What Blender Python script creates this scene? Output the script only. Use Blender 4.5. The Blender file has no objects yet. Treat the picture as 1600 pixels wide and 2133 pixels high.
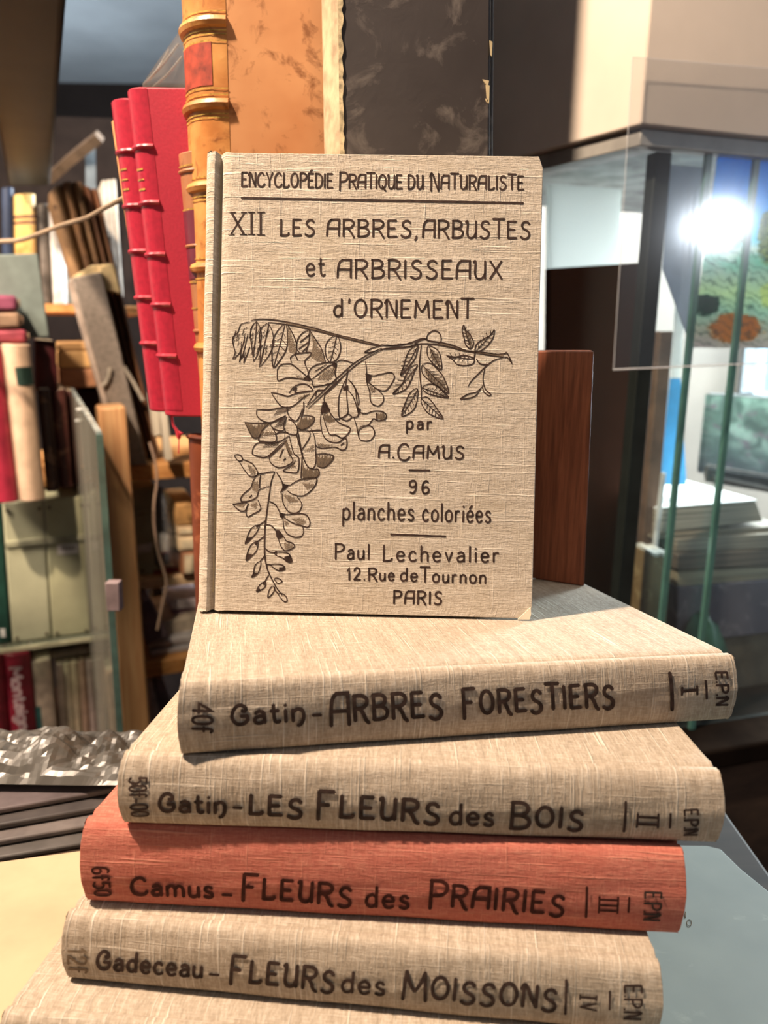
import bpy, math, random
import numpy as np
from mathutils import Vector, Matrix
random.seed(7)
rng = np.random.default_rng(7)
S = bpy.context.scene
COL = S.collection
V3 = lambda *a: np.array(a, float)

# ---------------------------------------------------------------- camera
F, CX, CY = 1600.0, 800.0, 1066.5
pitch, roll = math.radians(13.0), math.radians(0.8)
_f = V3(0, math.cos(pitch), -math.sin(pitch)); _r0 = V3(1, 0, 0); _u0 = V3(0, math.sin(pitch), math.cos(pitch))
RI = math.cos(roll)*_r0 + math.sin(roll)*_u0
UP = -math.sin(roll)*_r0 + math.cos(roll)*_u0
cam = bpy.data.cameras.new('camera'); co = bpy.data.objects.new('camera', cam); COL.objects.link(co)
co.matrix_world = Matrix(((RI[0], UP[0], -_f[0], 0), (RI[1], UP[1], -_f[1], 0), (RI[2], UP[2], -_f[2], 0), (0, 0, 0, 1)))
cam.sensor_fit = 'VERTICAL'; cam.sensor_height = 24.0; cam.lens = F/2133*24.0
cam.clip_start = 0.01; cam.clip_end = 50
cam.dof.use_dof = True; cam.dof.focus_distance = 0.275; cam.dof.aperture_fstop = cam.lens/2.3
S.camera = co

# ---------------------------------------------------------------- light
W = bpy.data.worlds.new('world'); S.world = W; W.use_nodes = True
W.node_tree.nodes['Background'].inputs[0].default_value = (0.62, 0.70, 0.85, 1)
W.node_tree.nodes['Background'].inputs[1].default_value = 0.12

def lamp(name, kind, loc, target, energy, color, size=0.03, **kw):
    l = bpy.data.lights.new(name, kind); o = bpy.data.objects.new(name, l); COL.objects.link(o)
    o.location = loc; d = Vector(target) - Vector(loc)
    o.rotation_euler = d.to_track_quat('-Z', 'Y').to_euler()
    l.energy = energy; l.color = color
    if kind == 'AREA':
        l.shape = 'RECTANGLE'; l.size = size; l.size_y = kw.get('size_y', size); l.spread = math.radians(kw.get('spread', 180))
    else:
        l.shadow_soft_size = size
    if kind == 'SPOT':
        l.spot_size = math.radians(kw.get('angle', 90)); l.spot_blend = kw.get('blend', .3)
    return o
lamp('desk_lamp_light', 'SPOT', (-0.42, 0.18, 0.72), (0.0, 0.40, -0.10), 94, (1.0, 0.775, 0.575), 0.020, angle=140, blend=.3)
lamp('window_daylight', 'AREA', (1.0, 1.55, 0.80), (0.32, 0.80, -0.17), 110, (0.87, 0.94, 1.0), 0.5, size_y=0.5)
lamp('window_glow', 'AREA', (1.28, 1.84, 0.24), (0.40, 0.75, -0.10), 190, (0.87, 0.94, 1.0), 0.72, size_y=0.7)
lamp('glare_light', 'AREA', (1.45, -0.16, 0.27), (0.12, 0.30, -0.08), 1.8, (0.88, 0.93, 1.0), 0.05, size_y=0.05)  # small cool source added for the sleeve's glare and the top cover's sheen
lamp('ceiling_fill', 'AREA', (-1.15, 2.5, 0.25), (-1.05, 2.55, 1.0), 13, (0.80, 0.90, 1.0), 0.9, size_y=0.6)  # cool fill added out of sight behind the bookcase to brighten the ceiling
lamp('shelf_fill', 'AREA', (-0.95, 0.40, 0.70), (-0.45, 1.08, -0.30), 8.0, (1.0, 0.82, 0.66), 0.25, size_y=0.25, spread=95)  # warm fill added to lift the dark shelves, no lamp hangs there
lamp('room_fill', 'AREA', (-0.45, -0.7, 0.95), (-0.1, 0.6, -0.2), 1.4, (1.0, 0.82, 0.70), 0.5, size_y=0.5)  # soft warm fill added behind the camera for the spines
S.view_settings.view_transform = 'Standard'; S.view_settings.look = 'None'
S.view_settings.exposure = 0.0; S.view_settings.gamma = 1.0
S.view_settings.use_curve_mapping = False

# ---------------------------------------------------------------- projection helpers (pixel -> point in the room)
def ray(px, py): return _f + RI*(px-CX)/F - UP*(py-CY)/F
def P(px, py, D):
    d = ray(px, py); return d*(D/d[1])
def Zp(px, py, z):
    d = ray(px, py); return d*(z/d[2])
def plane_hit(px, py, p0, n):
    d = ray(px, py); return d*((p0@n)/(d@n))
def norm(v): return v/np.linalg.norm(v)

# ---------------------------------------------------------------- materials
MATS = {}
def srgb(c):
    if isinstance(c, str): c = tuple(int(c[i:i+2], 16)/255 for i in (0, 2, 4))
    return tuple(x/12.92 if x <= .04045 else ((x+.055)/1.055)**2.4 for x in c) + (1,)
class NT:
    def __init__(s, name):
        s.m = bpy.data.materials.new(name); s.m.use_nodes = True; s.t = s.m.node_tree
        s.b = s.t.nodes['Principled BSDF']; s.out = s.t.nodes['Material Output']
    def n(s, typ, **kw):
        n = s.t.nodes.new(typ)
        for k, v in kw.items():
            if k.startswith('i_'):
                key = k[2:]; key = int(key) if key.isdigit() else key.replace('_', ' ')
                n.inputs[key].default_value = v
            else: setattr(n, k, v)
        return n
    def l(s, a, b): s.t.links.new(a, b)
    def coords(s, kind='Object', scale=(1, 1, 1), rot=(0, 0, 0)):
        tc = s.n('ShaderNodeTexCoord'); mp = s.n('ShaderNodeMapping'); s.l(tc.outputs[kind], mp.inputs[0])
        mp.inputs['Scale'].default_value = scale; mp.inputs['Rotation'].default_value = rot
        return mp.outputs[0]
    def noise(s, vec, scale=1, detail=3, rough=.55, dist=0):
        n = s.n('ShaderNodeTexNoise'); s.l(vec, n.inputs['Vector']); n.inputs['Scale'].default_value = scale
        n.inputs['Detail'].default_value = detail; n.inputs['Roughness'].default_value = rough; n.inputs['Distortion'].default_value = dist
        return n.outputs['Fac']
    def ramp(s, fac, stops):
        r = s.n('ShaderNodeValToRGB'); s.l(fac, r.inputs[0]); e = r.color_ramp.elements
        while len(e) < len(stops): e.new(.5)
        for i, (p, c) in enumerate(stops): e[i].position = p; e[i].color = srgb(c) if isinstance(c, str) else (c, c, c, 1)
        return r.outputs[0]
    def mix(s, a, b, fac, mode='MIX'):
        m = s.n('ShaderNodeMix', data_type='RGBA', blend_type=mode)
        for i, x in ((6, a), (7, b), (0, fac)):
            if hasattr(x, 'is_linked') or hasattr(x, 'links'): s.l(x, m.inputs[i])
            else: m.inputs[i].default_value = srgb(x) if isinstance(x, str) else x
        return m.outputs[2]
    def math(s, op, a, b=0.0, clamp=False):
        m = s.n('ShaderNodeMath', operation=op, use_clamp=clamp)
        for i, x in ((0, a), (1, b)):
            if isinstance(x, (int, float)): m.inputs[i].default_value = x
            else: s.l(x, m.inputs[i])
        return m.outputs[0]
    def bump(s, h, strength=.3, dist=.001):
        b = s.n('ShaderNodeBump'); s.l(h, b.inputs['Height']); b.inputs['Strength'].default_value = strength
        b.inputs['Distance'].default_value = dist; s.l(b.outputs[0], s.b.inputs['Normal'])
    def done(s, col=None, rough=.6, metal=0, spec=.3):
        if col is not None:
            if isinstance(col, str): s.b.inputs['Base Color'].default_value = srgb(col)
            else: s.l(col, s.b.inputs['Base Color'])
        s.b.inputs['Roughness'].default_value = rough; s.b.inputs['Metallic'].default_value = metal
        s.b.inputs['Specular IOR Level'].default_value = spec
        MATS[s.m.name] = s.m; return s.m

def linen(name, c0, c1, c2, along='v', stain='8a7a62', lite='f0e8da'):
    """book cloth: plain weave with sparse light slubs in metric UV (u along spine, v around the case)"""
    t = NT(name)
    A = (lambda a, b: (a, b, 1)) if along == 'v' else (lambda a, b: (b, a, 1))
    weft = t.noise(t.coords('UV', A(1500, 300)), 1, 3, .65)
    warp = t.noise(t.coords('UV', A(300, 1500)), 1, 3, .65)
    band = t.noise(t.coords('UV', A(420, 26)), 1, 3, .6, .2)
    mott = t.noise(t.coords('UV', (40, 40, 1)), 1, 4)
    f = t.math('ADD', t.math('MULTIPLY', weft, .42), t.math('MULTIPLY', warp, .30)); f = t.math('ADD', f, t.math('MULTIPLY', band, .28))
    c = t.ramp(f, [(.36, c0), (.50, c1), (.63, c2)])
    slub = t.noise(t.coords('UV', A(1050, 26)), 1, 2, .5, .3); slub2 = t.noise(t.coords('UV', A(30, 1000)), 1, 2, .5, .3)
    s1 = t.ramp(slub, [(.60, 0.0), (.70, 1.0)]); s2 = t.ramp(slub2, [(.63, 0.0), (.72, .7)])
    c = t.mix(c, lite, t.math('MULTIPLY', s1, .42)); c = t.mix(c, lite, t.math('MULTIPLY', s2, .35))
    c = t.mix(c, stain, t.math('MULTIPLY', t.math('SUBTRACT', mott, .47, True), 1.2, True))
    h = t.math('ADD', f, t.math('ADD', t.math('MULTIPLY', s1, .30), t.math('MULTIPLY', s2, .25)))
    t.bump(h, 1.0, .0006)
    return t.done(c, .85, spec=.15)

def plain(name, c, rough=.6, spec=.3, metal=0, var=.12, scale=40, dark=None, bump=0, stretch=(1, 1, 1)):
    t = NT(name)
    n = t.noise(t.coords('Object', stretch), scale, 4)
    d = dark or '%02x%02x%02x' % tuple(int(int(c[i:i+2], 16)*(1-2.2*var)) for i in (0, 2, 4))
    col = t.ramp(n, [(.30, d), (.62, c)])
    if bump: t.bump(n, bump, .0006)
    return t.done(col, rough, metal, spec)

def mottled(name, base, dark, spots, scale=30, rough=.45, spec=.4, th=(.56, .66), bump=.15):
    t = NT(name)
    v = t.coords('Object')
    n1 = t.noise(v, scale, 6, .65, .6); n2 = t.noise(v, scale*.35, 3)
    c = t.ramp(n2, [(.3, dark), (.65, base)])
    c = t.mix(c, spots, t.ramp(n1, [(th[0], 0.0), (th[1], 1.0)]))
    t.bump(n1, bump, .0008)
    return t.done(c, rough, 0, spec)

def wood(name, c0, c1, axis='Z', scale=60, rough=.5):
    t = NT(name)
    st = {'Z': (1, 1, .05), 'X': (.05, 1, 1), 'Y': (1, .05, 1)}[axis]
    n = t.noise(t.coords('Object', st), scale, 5, .6, 1.2)
    n2 = t.noise(t.coords('Object', tuple(4*x for x in st)), scale, 2)
    f = t.math('ADD', t.math('MULTIPLY', n, .75), t.math('MULTIPLY', n2, .25))
    c = t.ramp(f, [(.36, c0), (.62, c1)])
    t.bump(f, .2, .0006)
    return t.done(c, rough, 0, .3)

def pages(name, c0, c1, axis='Z', scale=900):
    t = NT(name)
    st = {'X': (1, .01, .01), 'Y': (.01, 1, .01), 'Z': (.01, .01, 1)}[axis]
    n = t.noise(t.coords('Object', st), scale, 3)
    return t.done(t.ramp(n, [(.35, c0), (.65, c1)]), .8, 0, .1)

def glass(name, tint=(.9, .96, .95), haze=.12, hazecol='b8c4c6', rough=.05, gloss=.10):
    t = NT(name); nt = t.t
    tr = t.n('ShaderNodeBsdfTransparent'); tr.inputs[0].default_value = (*tint, 1)
    gl = t.n('ShaderNodeBsdfGlossy'); gl.inputs['Roughness'].default_value = rough
    df = t.n('ShaderNodeBsdfDiffuse'); df.inputs[0].default_value = srgb(hazecol)
    a = t.n('ShaderNodeMixShader'); a.inputs[0].default_value = gloss; t.l(tr.outputs[0], a.inputs[1]); t.l(gl.outputs[0], a.inputs[2])
    b = t.n('ShaderNodeMixShader'); t.l(a.outputs[0], b.inputs[1]); t.l(df.outputs[0], b.inputs[2])
    n = t.noise(t.coords('Object', (1, 1, .35)), 16, 4)
    t.l(t.math('MULTIPLY', n, haze*2), b.inputs[0])
    t.l(b.outputs[0], t.out.inputs[0]); MATS[name] = t.m; return t.m

def translucent(mat, amount):
    """let light shine through a thin sheet"""
    nt = mat.node_tree; b = nt.nodes['Principled BSDF']; out = nt.nodes['Material Output']
    tr = nt.nodes.new('ShaderNodeBsdfTranslucent'); mx = nt.nodes.new('ShaderNodeMixShader'); mx.inputs[0].default_value = amount
    src = b.inputs['Base Color']
    if src.is_linked: nt.links.new(src.links[0].from_socket, tr.inputs[0])
    else: tr.inputs[0].default_value = src.default_value
    nt.links.new(b.outputs[0], mx.inputs[1]); nt.links.new(tr.outputs[0], mx.inputs[2]); nt.links.new(mx.outputs[0], out.inputs[0]); return mat
def emit(name, c, strength):
    t = NT(name); t.b.inputs['Emission Color'].default_value = srgb(c); t.b.inputs['Emission Strength'].default_value = strength
    return t.done(c, .6)

M_LINEN = linen('beige_linen', '8e8171', 'a99b8a', 'c0b4a5', 'v', '897a68')
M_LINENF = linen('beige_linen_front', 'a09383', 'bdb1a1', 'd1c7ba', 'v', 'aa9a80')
M_RED = linen('salmon_cloth', 'a45b4e', 'b66c5d', 'c5826f', 'u', 'b05a46', 'e0a088')
M_INK = plain('dark_ink', '463630', .8, .15, var=.2, scale=400)
M_INKR = plain('faded_ink', '4a2620', .75, .1, var=.2, scale=400)
M_INKG = plain('ink_tone', '7d6b58', .8, .1, var=.1, scale=400)
M_PAGES = pages('aged_page_edges', 'b7a67f', 'd8cba8')
M_PINE = wood('pine', 'c0895a', 'dfb07e', 'Z', 90)
M_PINEX = wood('pine_shelf', 'a86e3c', 'd39a5e', 'X', 80)
M_REDWOOD = wood('brown_stained_wood', '6a3a28', '95573d', 'Z', 320)
M_DARKWOOD = wood('dark_wood', '20130d', '3a241a', 'Z', 40, .35)
M_BLOCK = plain('dark_blocker_paint', '1c1410', .9, 0, var=.1)
M_BLACK = plain('black_edge', '12110f', .4)

# ---------------------------------------------------------------- object helpers
def tag(o, label=None, cat=None, group=None, kind=None):
    if label: o['label'] = label
    if cat: o['category'] = cat
    if group: o['group'] = group
    if kind: o['kind'] = kind
    return o
def empty(name, loc=(0, 0, 0), label=None, cat=None, group=None, mat=None):
    o = bpy.data.objects.new(name, None); COL.objects.link(o); o.empty_display_size = .01
    o.matrix_world = mat if mat is not None else Matrix.Translation(Vector(loc))
    return tag(o, label, cat, group)
class MB:
    def __init__(s): s.v = []; s.f = []; s.uv = []
    def add(s, vs, fs, uvs=None):
        b = len(s.v); s.v += [tuple(map(float, v)) for v in vs]; s.f += [tuple(b+i for i in f) for f in fs]
        s.uv += list(uvs) if uvs is not None else [(0, 0)]*len(vs)
        return s
    def hexa(s, p):  # 8 points: front tl tr br bl, back tl tr br bl
        return s.add(p, [(0, 3, 2, 1), (4, 5, 6, 7), (0, 1, 5, 4), (3, 7, 6, 2), (0, 4, 7, 3), (1, 2, 6, 5)])
    def box(s, lo, hi):
        x0, y0, z0 = lo; x1, y1, z1 = hi
        return s.hexa([(x0, y0, z1), (x1, y0, z1), (x1, y0, z0), (x0, y0, z0), (x0, y1, z1), (x1, y1, z1), (x1, y1, z0), (x0, y1, z0)])
    def tube(s, pts, r, n=8, cap=True):
        pts = [np.array(p, float) for p in pts]; rings = []
        for i, p in enumerate(pts):
            t = norm(pts[min(i+1, len(pts)-1)] - pts[max(i-1, 0)])
            a = np.cross(t, (0, 0, 1)) if abs(t[2]) < .9 else np.cross(t, (1, 0, 0)); a = norm(a); b = np.cross(t, a)
            rr = r[i] if hasattr(r, '__len__') else r
            rings.append([p + rr*(math.cos(2*math.pi*k/n)*a + math.sin(2*math.pi*k/n)*b) for k in range(n)])
        fs = []
        for i in range(len(pts)-1):
            for k in range(n): fs.append((i*n+k, i*n+(k+1) % n, (i+1)*n+(k+1) % n, (i+1)*n+k))
        if cap: fs += [tuple(range(n))[::-1], tuple((len(pts)-1)*n+k for k in range(n))]
        return s.add([q for rg in rings for q in rg], fs)
    def build(s, name, mat, parent=None, smooth=False, bevel=0, world=True, seg=2, sharp=40):
        me = bpy.data.meshes.new(name); me.from_pydata(s.v, [], s.f); me.update()
        uvl = me.uv_layers.new(name='UVMap')
        for lp in me.loops: uvl.data[lp.index].uv = s.uv[lp.vertex_index]
        import bmesh
        bm = bmesh.new(); bm.from_mesh(me); bmesh.ops.recalc_face_normals(bm, faces=bm.faces); bm.to_mesh(me); bm.free()
        me.materials.append(mat)
        o = bpy.data.objects.new(name, me); COL.objects.link(o)
        if parent is not None:
            o.parent = parent
            if world: o.matrix_parent_inverse = parent.matrix_world.inverted()
        if bevel:
            b = o.modifiers.new('bevel', 'BEVEL'); b.width = bevel; b.segments = seg; b.limit_method = 'ANGLE'; b.angle_limit = math.radians(35)
        if smooth or bevel:
            for p in me.polygons: p.use_smooth = True
            me.set_sharp_from_angle(angle=math.radians(sharp))
        return o
def smooth_line(pts, n=6):
    pts = [np.array(p, float) for p in pts]
    if len(pts) < 3: return pts
    closed = np.linalg.norm(pts[0]-pts[-1]) < 1e-6
    out = []
    N = len(pts)
    for i in range(N-1):
        p0 = pts[i-1] if i > 0 else (pts[-2] if closed else pts[0]); p1, p2 = pts[i], pts[i+1]
        p3 = pts[i+2] if i+2 < N else (pts[1] if closed else pts[-1])
        for k in range(n):
            t = k/n
            out.append(.5*((2*p1)+(-p0+p2)*t+(2*p0-5*p1+4*p2-p3)*t*t+(-p0+3*p1-3*p2+p3)*t**3))
    out.append(pts[-1]); return out

# ---------------------------------------------------------------- room
ZT, ZF, ZC = -0.219, -0.97, 1.0
def struct(name, lo, hi, mat): return tag(MB().box(lo, hi).build(name, mat), kind='structure')
M_CEIL = plain('grey_ceiling', '8e9497', .9, .1, var=.05, scale=3)
M_WALLD = plain('dark_wall', '2a2320', .9, .1, var=.1, scale=3)
M_WALLL = plain('pale_wall', 'b7ab9f', .9, .1, var=.06, scale=3)
struct('floor', (-2.6, -1.6, ZF-.05), (2.6, 3.6, ZF), wood('floor_boards', '3b2618', '5a3b26', 'Y', 20))
struct('ceiling', (-2.6, -1.6, ZC), (2.6, 3.6, ZC+.05), M_CEIL)
struct('wall_back', (-2.6, 3.5, ZF), (2.6, 3.6, ZC), M_WALLD)
struct('wall_left', (-2.65, -1.6, ZF), (-2.6, 3.6, ZC), M_WALLL)
# right-hand wall with its window, seen through the case
wm = MB(); WX0, WX1, WZ0, WZ1 = .86, 1.70, -.15, .62
for lo, hi in (((.30, 1.90, ZF), (2.6, 1.96, WZ0)), ((.30, 1.90, WZ1), (2.6, 1.96, ZC)), ((.30, 1.90, WZ0), (WX0, 1.96, WZ1)), ((WX1, 1.90, WZ0), (2.6, 1.96, WZ1))): wm.box(lo, hi)
tag(wm.build('wall_right', M_WALLL), kind='structure')
wn = empty('window_1', ((WX0+WX1)/2, 1.93, WZ0)); tag(wn, kind='structure')
fr = MB()
for lo, hi in (((WX0, 1.88, WZ0), (WX0+.03, 1.95, WZ1)), ((WX1-.03, 1.88, WZ0), (WX1, 1.95, WZ1)), ((WX0, 1.88, WZ0), (WX1, 1.95, WZ0+.025)), ((WX0, 1.88, WZ1-.03), (WX1, 1.95, WZ1)), ((.94, 1.89, WZ0), (.965, 1.94, WZ1))): fr.box(lo, hi)
fr.build('window_frame', plain('window_frame_grey', 'c4ccd2', .5), wn)
MB().box((WX0, 1.955, WZ0), (WX1, 1.958, WZ1)).build('window_pane', emit('window_sky', 'b4cbe2', .8), wn)

# ---------------------------------------------------------------- desk
dk = empty('desk', (-.29, -.04, ZF), 'wooden desk carrying the tall stack of cloth books', 'desk')
M_DESK = wood('desk_top', '2a201a', '3d2e24', 'X', 30, .85)
MB().box((-.75, -.45, ZT-.035), (.168, .372, ZT-.004)).build('desk_top', M_DESK, dk, bevel=.002)
for x in (-.70, .12):
    for y in (-.40, .32): MB().box((x-.025, y-.025, ZF), (x+.025, y+.025, ZT-.035)).build('leg', M_DESK, dk)

# ---------------------------------------------------------------- the tilted boards under the stack
NV = norm(V3(0.0012, 0.1058, 0.9944))
HB = -0.16467 - 0.0215                      # top plane of the boards: NV . p = HB
def on_plane(x, y, h=HB): return V3(x, y, (h - NV[0]*x - NV[1]*y)/NV[2])
def wedge(name, pts, mat, drop=.0004):
    m = MB(); n = len(pts)
    top = [on_plane(x, y) - NV*drop for x, y in pts]
    m.add(top + [V3(p[0], p[1], min(p[2]-.002, ZT-.0035)) for p in top],
          [tuple(range(n))] + [tuple(range(n, 2*n))[::-1]] + [(i, i+n, (i+1) % n+n, (i+1) % n) for i in range(n)])
    return m.build(name, mat, bevel=.0006)
tag(wedge('cardboard_folder', [(-.34, .04), (-.012, .04), (-.012, .318), (-.128, .2895), (-.159, .2802), (-.34, .228)],
          plain('beige_card', 'b9a588', .75, .15, var=.03, scale=30)), 'pale beige card folder lying under the left side of the book stack', 'folder')
gb = wedge('portfolio', [(-.010, .04), (.176, .04), (.169, .15), (.1615, .245), (.1595, .247), (.157, .268), (.153, .283), (.151, .298), (.146, .3005), (-.010, .3005)],
          mottled('grey_card', '86877f', '7a7c76', '939489', 60, .8, .15, (.6, .75), .05))
tag(gb, 'grey cardboard portfolio lying under the right side of the book stack', 'portfolio')
m = MB()
for cx, cy, rx, ry in ((1436, 1922, 5, 7), (1428, 1905, 1, 6)):
    pts = [plane_hit(cx+rx*math.cos(a), cy+ry*math.sin(a), on_plane(0, 0, HB-.0002), NV) for a in np.linspace(0, 2*math.pi, 13)]
    m.tube(pts, .00012, 4)
m.build('pencil_mark', M_INKG, gb)

# ---------------------------------------------------------------- cloth-bound books
class Book:
    """local x along the spine, y from spine to fore-edge, z out of the upper board (0) down to -T"""
    def __init__(s, o, ex, ey, ez, L, Wd, T):
        s.o, s.ex, s.ey, s.ez, s.L, s.W, s.T = map(lambda q: q, (np.array(o), np.array(ex), np.array(ey), np.array(ez), L, Wd, T))
        s.M = Matrix([[*(float(a[i]) for a in (s.ex, s.ey, s.ez)), float(s.o[i])] for i in range(3)] + [[0, 0, 0, 1]])
    def loc(s, p): d = p - s.o; return V3(d@s.ex, d@s.ey, d@s.ez)
    def prof(s):
        T = s.T; out = [(s.W, 0), (.0095, 0), (.0066, -.0002), (.0054, -s.groove*.55), (.0046, -s.groove), (.0038, -s.groove*.8), (.0028, s.ridge), (.0010, s.ridge*.6-.0001)]
        k = 14
        for i in range(k+1):
            a = i/k; z = -.0006-(T-.0012)*a
            y = -s.bulge*math.sin(math.pi*a)**.6
            out.append((y, z))
        low = [(y, -T-z) for y, z in out[:8]][::-1]
        return out + low
    def spine_y(s, z):
        a = min(max((-z-.0006)/(s.T-.0012), 0), 1)
        return -s.bulge*math.sin(math.pi*a)**.6
    def build(s, name, label, cloth, group, bulge=.0022, wear=.0004, foot=0, groove=.0012, ridge=-.0001):
        s.bulge = bulge; s.groove = groove; s.ridge = ridge
        s.root = empty(name, label=label, cat='book', group=group, mat=s.M)
        pr = s.prof(); N = len(pr); th = .0021
        # inner path, offset inwards
        inn = []
        for i, (y, z) in enumerate(pr):
            a = np.array(pr[max(i-1, 0)]); b = np.array(pr[min(i+1, N-1)]); t = norm(b-a); nn = np.array([-t[1], t[0]])
            c = np.array([s.W*.5, -s.T*.5])-np.array([y, z])
            d = np.array([0, -1.]) if i < 8 else (np.array([0, 1.]) if i >= N-8 else np.array([1., 0]))
            inn.append((y+d[0]*th, z+d[1]*th))
        arc = [0]
        for i in range(1, N): arc.append(arc[-1]+math.dist(pr[i], pr[i-1]))
        nx = 36; m = MB(); vs = []; uv = []
        for k in range(nx+1):
            xk = s.L*k/nx
            for i in range(N):
                y, z = pr[i]; x0 = xk*(1+foot*z/s.L); sp = 8 <= i < N-8
                e = (k in (0, nx))*(1 if k else -1)
                x = x0 + e*(.0009*math.sin(math.pi*(i-8)/(N-17)) if sp else 0)
                # rounded board corners at the fore-edge
                if i in (0, N-1): 
                    if k in (0, nx): y -= .0016
                if i in (0, 1, N-1, N-2) and k in (0, nx): x -= e*.0004
                dz = wear*(math.sin(7*x0/s.L*3+i)+math.sin(13*x0/s.L*2+2*i))*.5 if sp else 0
                vs.append((x, y+dz*.5, z)); uv.append((x0, arc[i]))
            for i in range(N):
                y, z = inn[i]; x0 = xk*(1+foot*z/s.L); e = (k in (0, nx))*(1 if k else -1)
                if i in (0, N-1) and k in (0, nx): y -= .0016
                if i in (0, 1, N-1, N-2) and k in (0, nx): e_ = e
                else: e_ = 0
                vs.append((x0-e_*.0004, y, z)); uv.append((x0, arc[i]))
        fs = []; w = 2*N
        for k in range(nx):
            for i in range(N-1):
                a = k*w+i; fs.append((a, a+w, a+w+1, a+1)); a += N; fs.append((a, a+1, a+w+1, a+w))
            for i in (0, N-1):
                a = k*w+i; fs.append((a, a+N, a+w+N, a+w))
        for k in (0, nx):
            for i in range(N-1):
                a = k*w+i; fs.append((a, a+1, a+N+1, a+N))
        m.add(vs, fs, uv)
        s.case = m.build('cover', cloth, s.root, smooth=True, world=False, sharp=50)
        bv = s.case.modifiers.new('soft_edges', 'BEVEL'); bv.width = .0005; bv.segments = 2; bv.limit_method = 'ANGLE'; bv.angle_limit = math.radians(55)
        MB().box((.003, .0035, -s.T+.0023), (s.L-.0035-foot*s.T, s.W-.003, -.0023)).build('page_block', M_PAGES, s.root, world=False)
        return s
    # pixel -> local coordinates on the upper board / on the spine
    def on_board(s, q, lift=.00012):
        p = s.loc(plane_hit(q[0], q[1], s.o + s.ez*lift, s.ez)); return V3(p[0], p[1], lift)
    def on_spine(s, q, lift=.00034):
        p = s.loc(plane_hit(q[0], q[1], s.o - s.ey*(s.bulge+lift), s.ey))
        z = min(-.0012, max(-s.T+.0013, p[2])); return V3(p[0], s.spine_y(z)-lift, z)

def ribbon(m, pts, w, fmap, taper=False):
    """flat inked stroke: px polyline of width w mapped onto a surface by fmap"""
    pts = [np.array(p, float) for p in pts]
    q = [pts[0]]
    for p in pts[1:]:
        if np.linalg.norm(p-q[-1]) > .35: q.append(p)
    if len(q) < 2: return
    # extra points so long strokes follow curved spines
    r = [q[0]]
    for p in q[1:]:
        k = max(1, int(np.linalg.norm(p-r[-1])/9)); a = r[-1]
        r += [a+(p-a)*(i+1)/k for i in range(k)]
    q = r; L, R_ = [], []
    N = len(q)
    for i in range(N):
        t0 = norm(q[i]-q[i-1]) if i > 0 else norm(q[1]-q[0]); t1 = norm(q[i+1]-q[i]) if i < N-1 else t0
        t = t0+t1; t = norm(t) if np.linalg.norm(t) > .2 else t1
        n = np.array([-t[1], t[0]]); k = min(1.5, 1/max(.5, abs(t@t1)))
        ww = w*.5*k
        if taper: ww *= .45+.55*math.sin(math.pi*(.08+.84*i/(N-1)))
        L.append(q[i]+n*ww); R_.append(q[i]-n*ww)
    t0 = norm(q[1]-q[0]); t1 = norm(q[-1]-q[-2]); h = w*.5*(.45 if taper else 1)
    vs = [fmap(q[0]-t0*h*.8)] ; fs = []
    for a, b in zip(L, R_): vs += [fmap(a), fmap(b)]
    vs.append(fmap(q[-1]+t1*h*.8))
    fs.append((0, 2, 1))
    for i in range(N-1): a = 1+2*i; fs.append((a, a+1, a+3, a+2))
    fs.append((2*N-1, 2*N, 2*N+1)); m.add(vs, fs)

def poly(m, pts, fmap):
    m.add([fmap(np.array(p, float)) for p in pts], [tuple(range(len(pts)))])
def hatch(m, pts, w, fmap, gap=4.0, ang=60, jitter=.6):
    pts = [np.array(p, float) for p in pts]; a = math.radians(ang)
    d = np.array([math.cos(a), -math.sin(a)]); n = np.array([-d[1], d[0]])
    s = [p@n for p in pts]; t = min(s)+gap*.5
    while t < max(s):
        xs = []
        for i in range(len(pts)):
            p, q = pts[i], pts[(i+1) % len(pts)]; sp, sq = p@n, q@n
            if (sp-t)*(sq-t) < 0: xs.append(((p+(q-p)*(t-sp)/(sq-sp))@d))
        xs.sort()
        for a0, b0 in zip(xs[::2], xs[1::2]):
            b1 = b0 - random.random()*jitter*.5*(b0-a0)
            if b1-a0 > 1.5: ribbon(m, [d*a0+n*t, d*b1+n*t], w, fmap)
        t += gap*(.85+.3*random.random())

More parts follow.
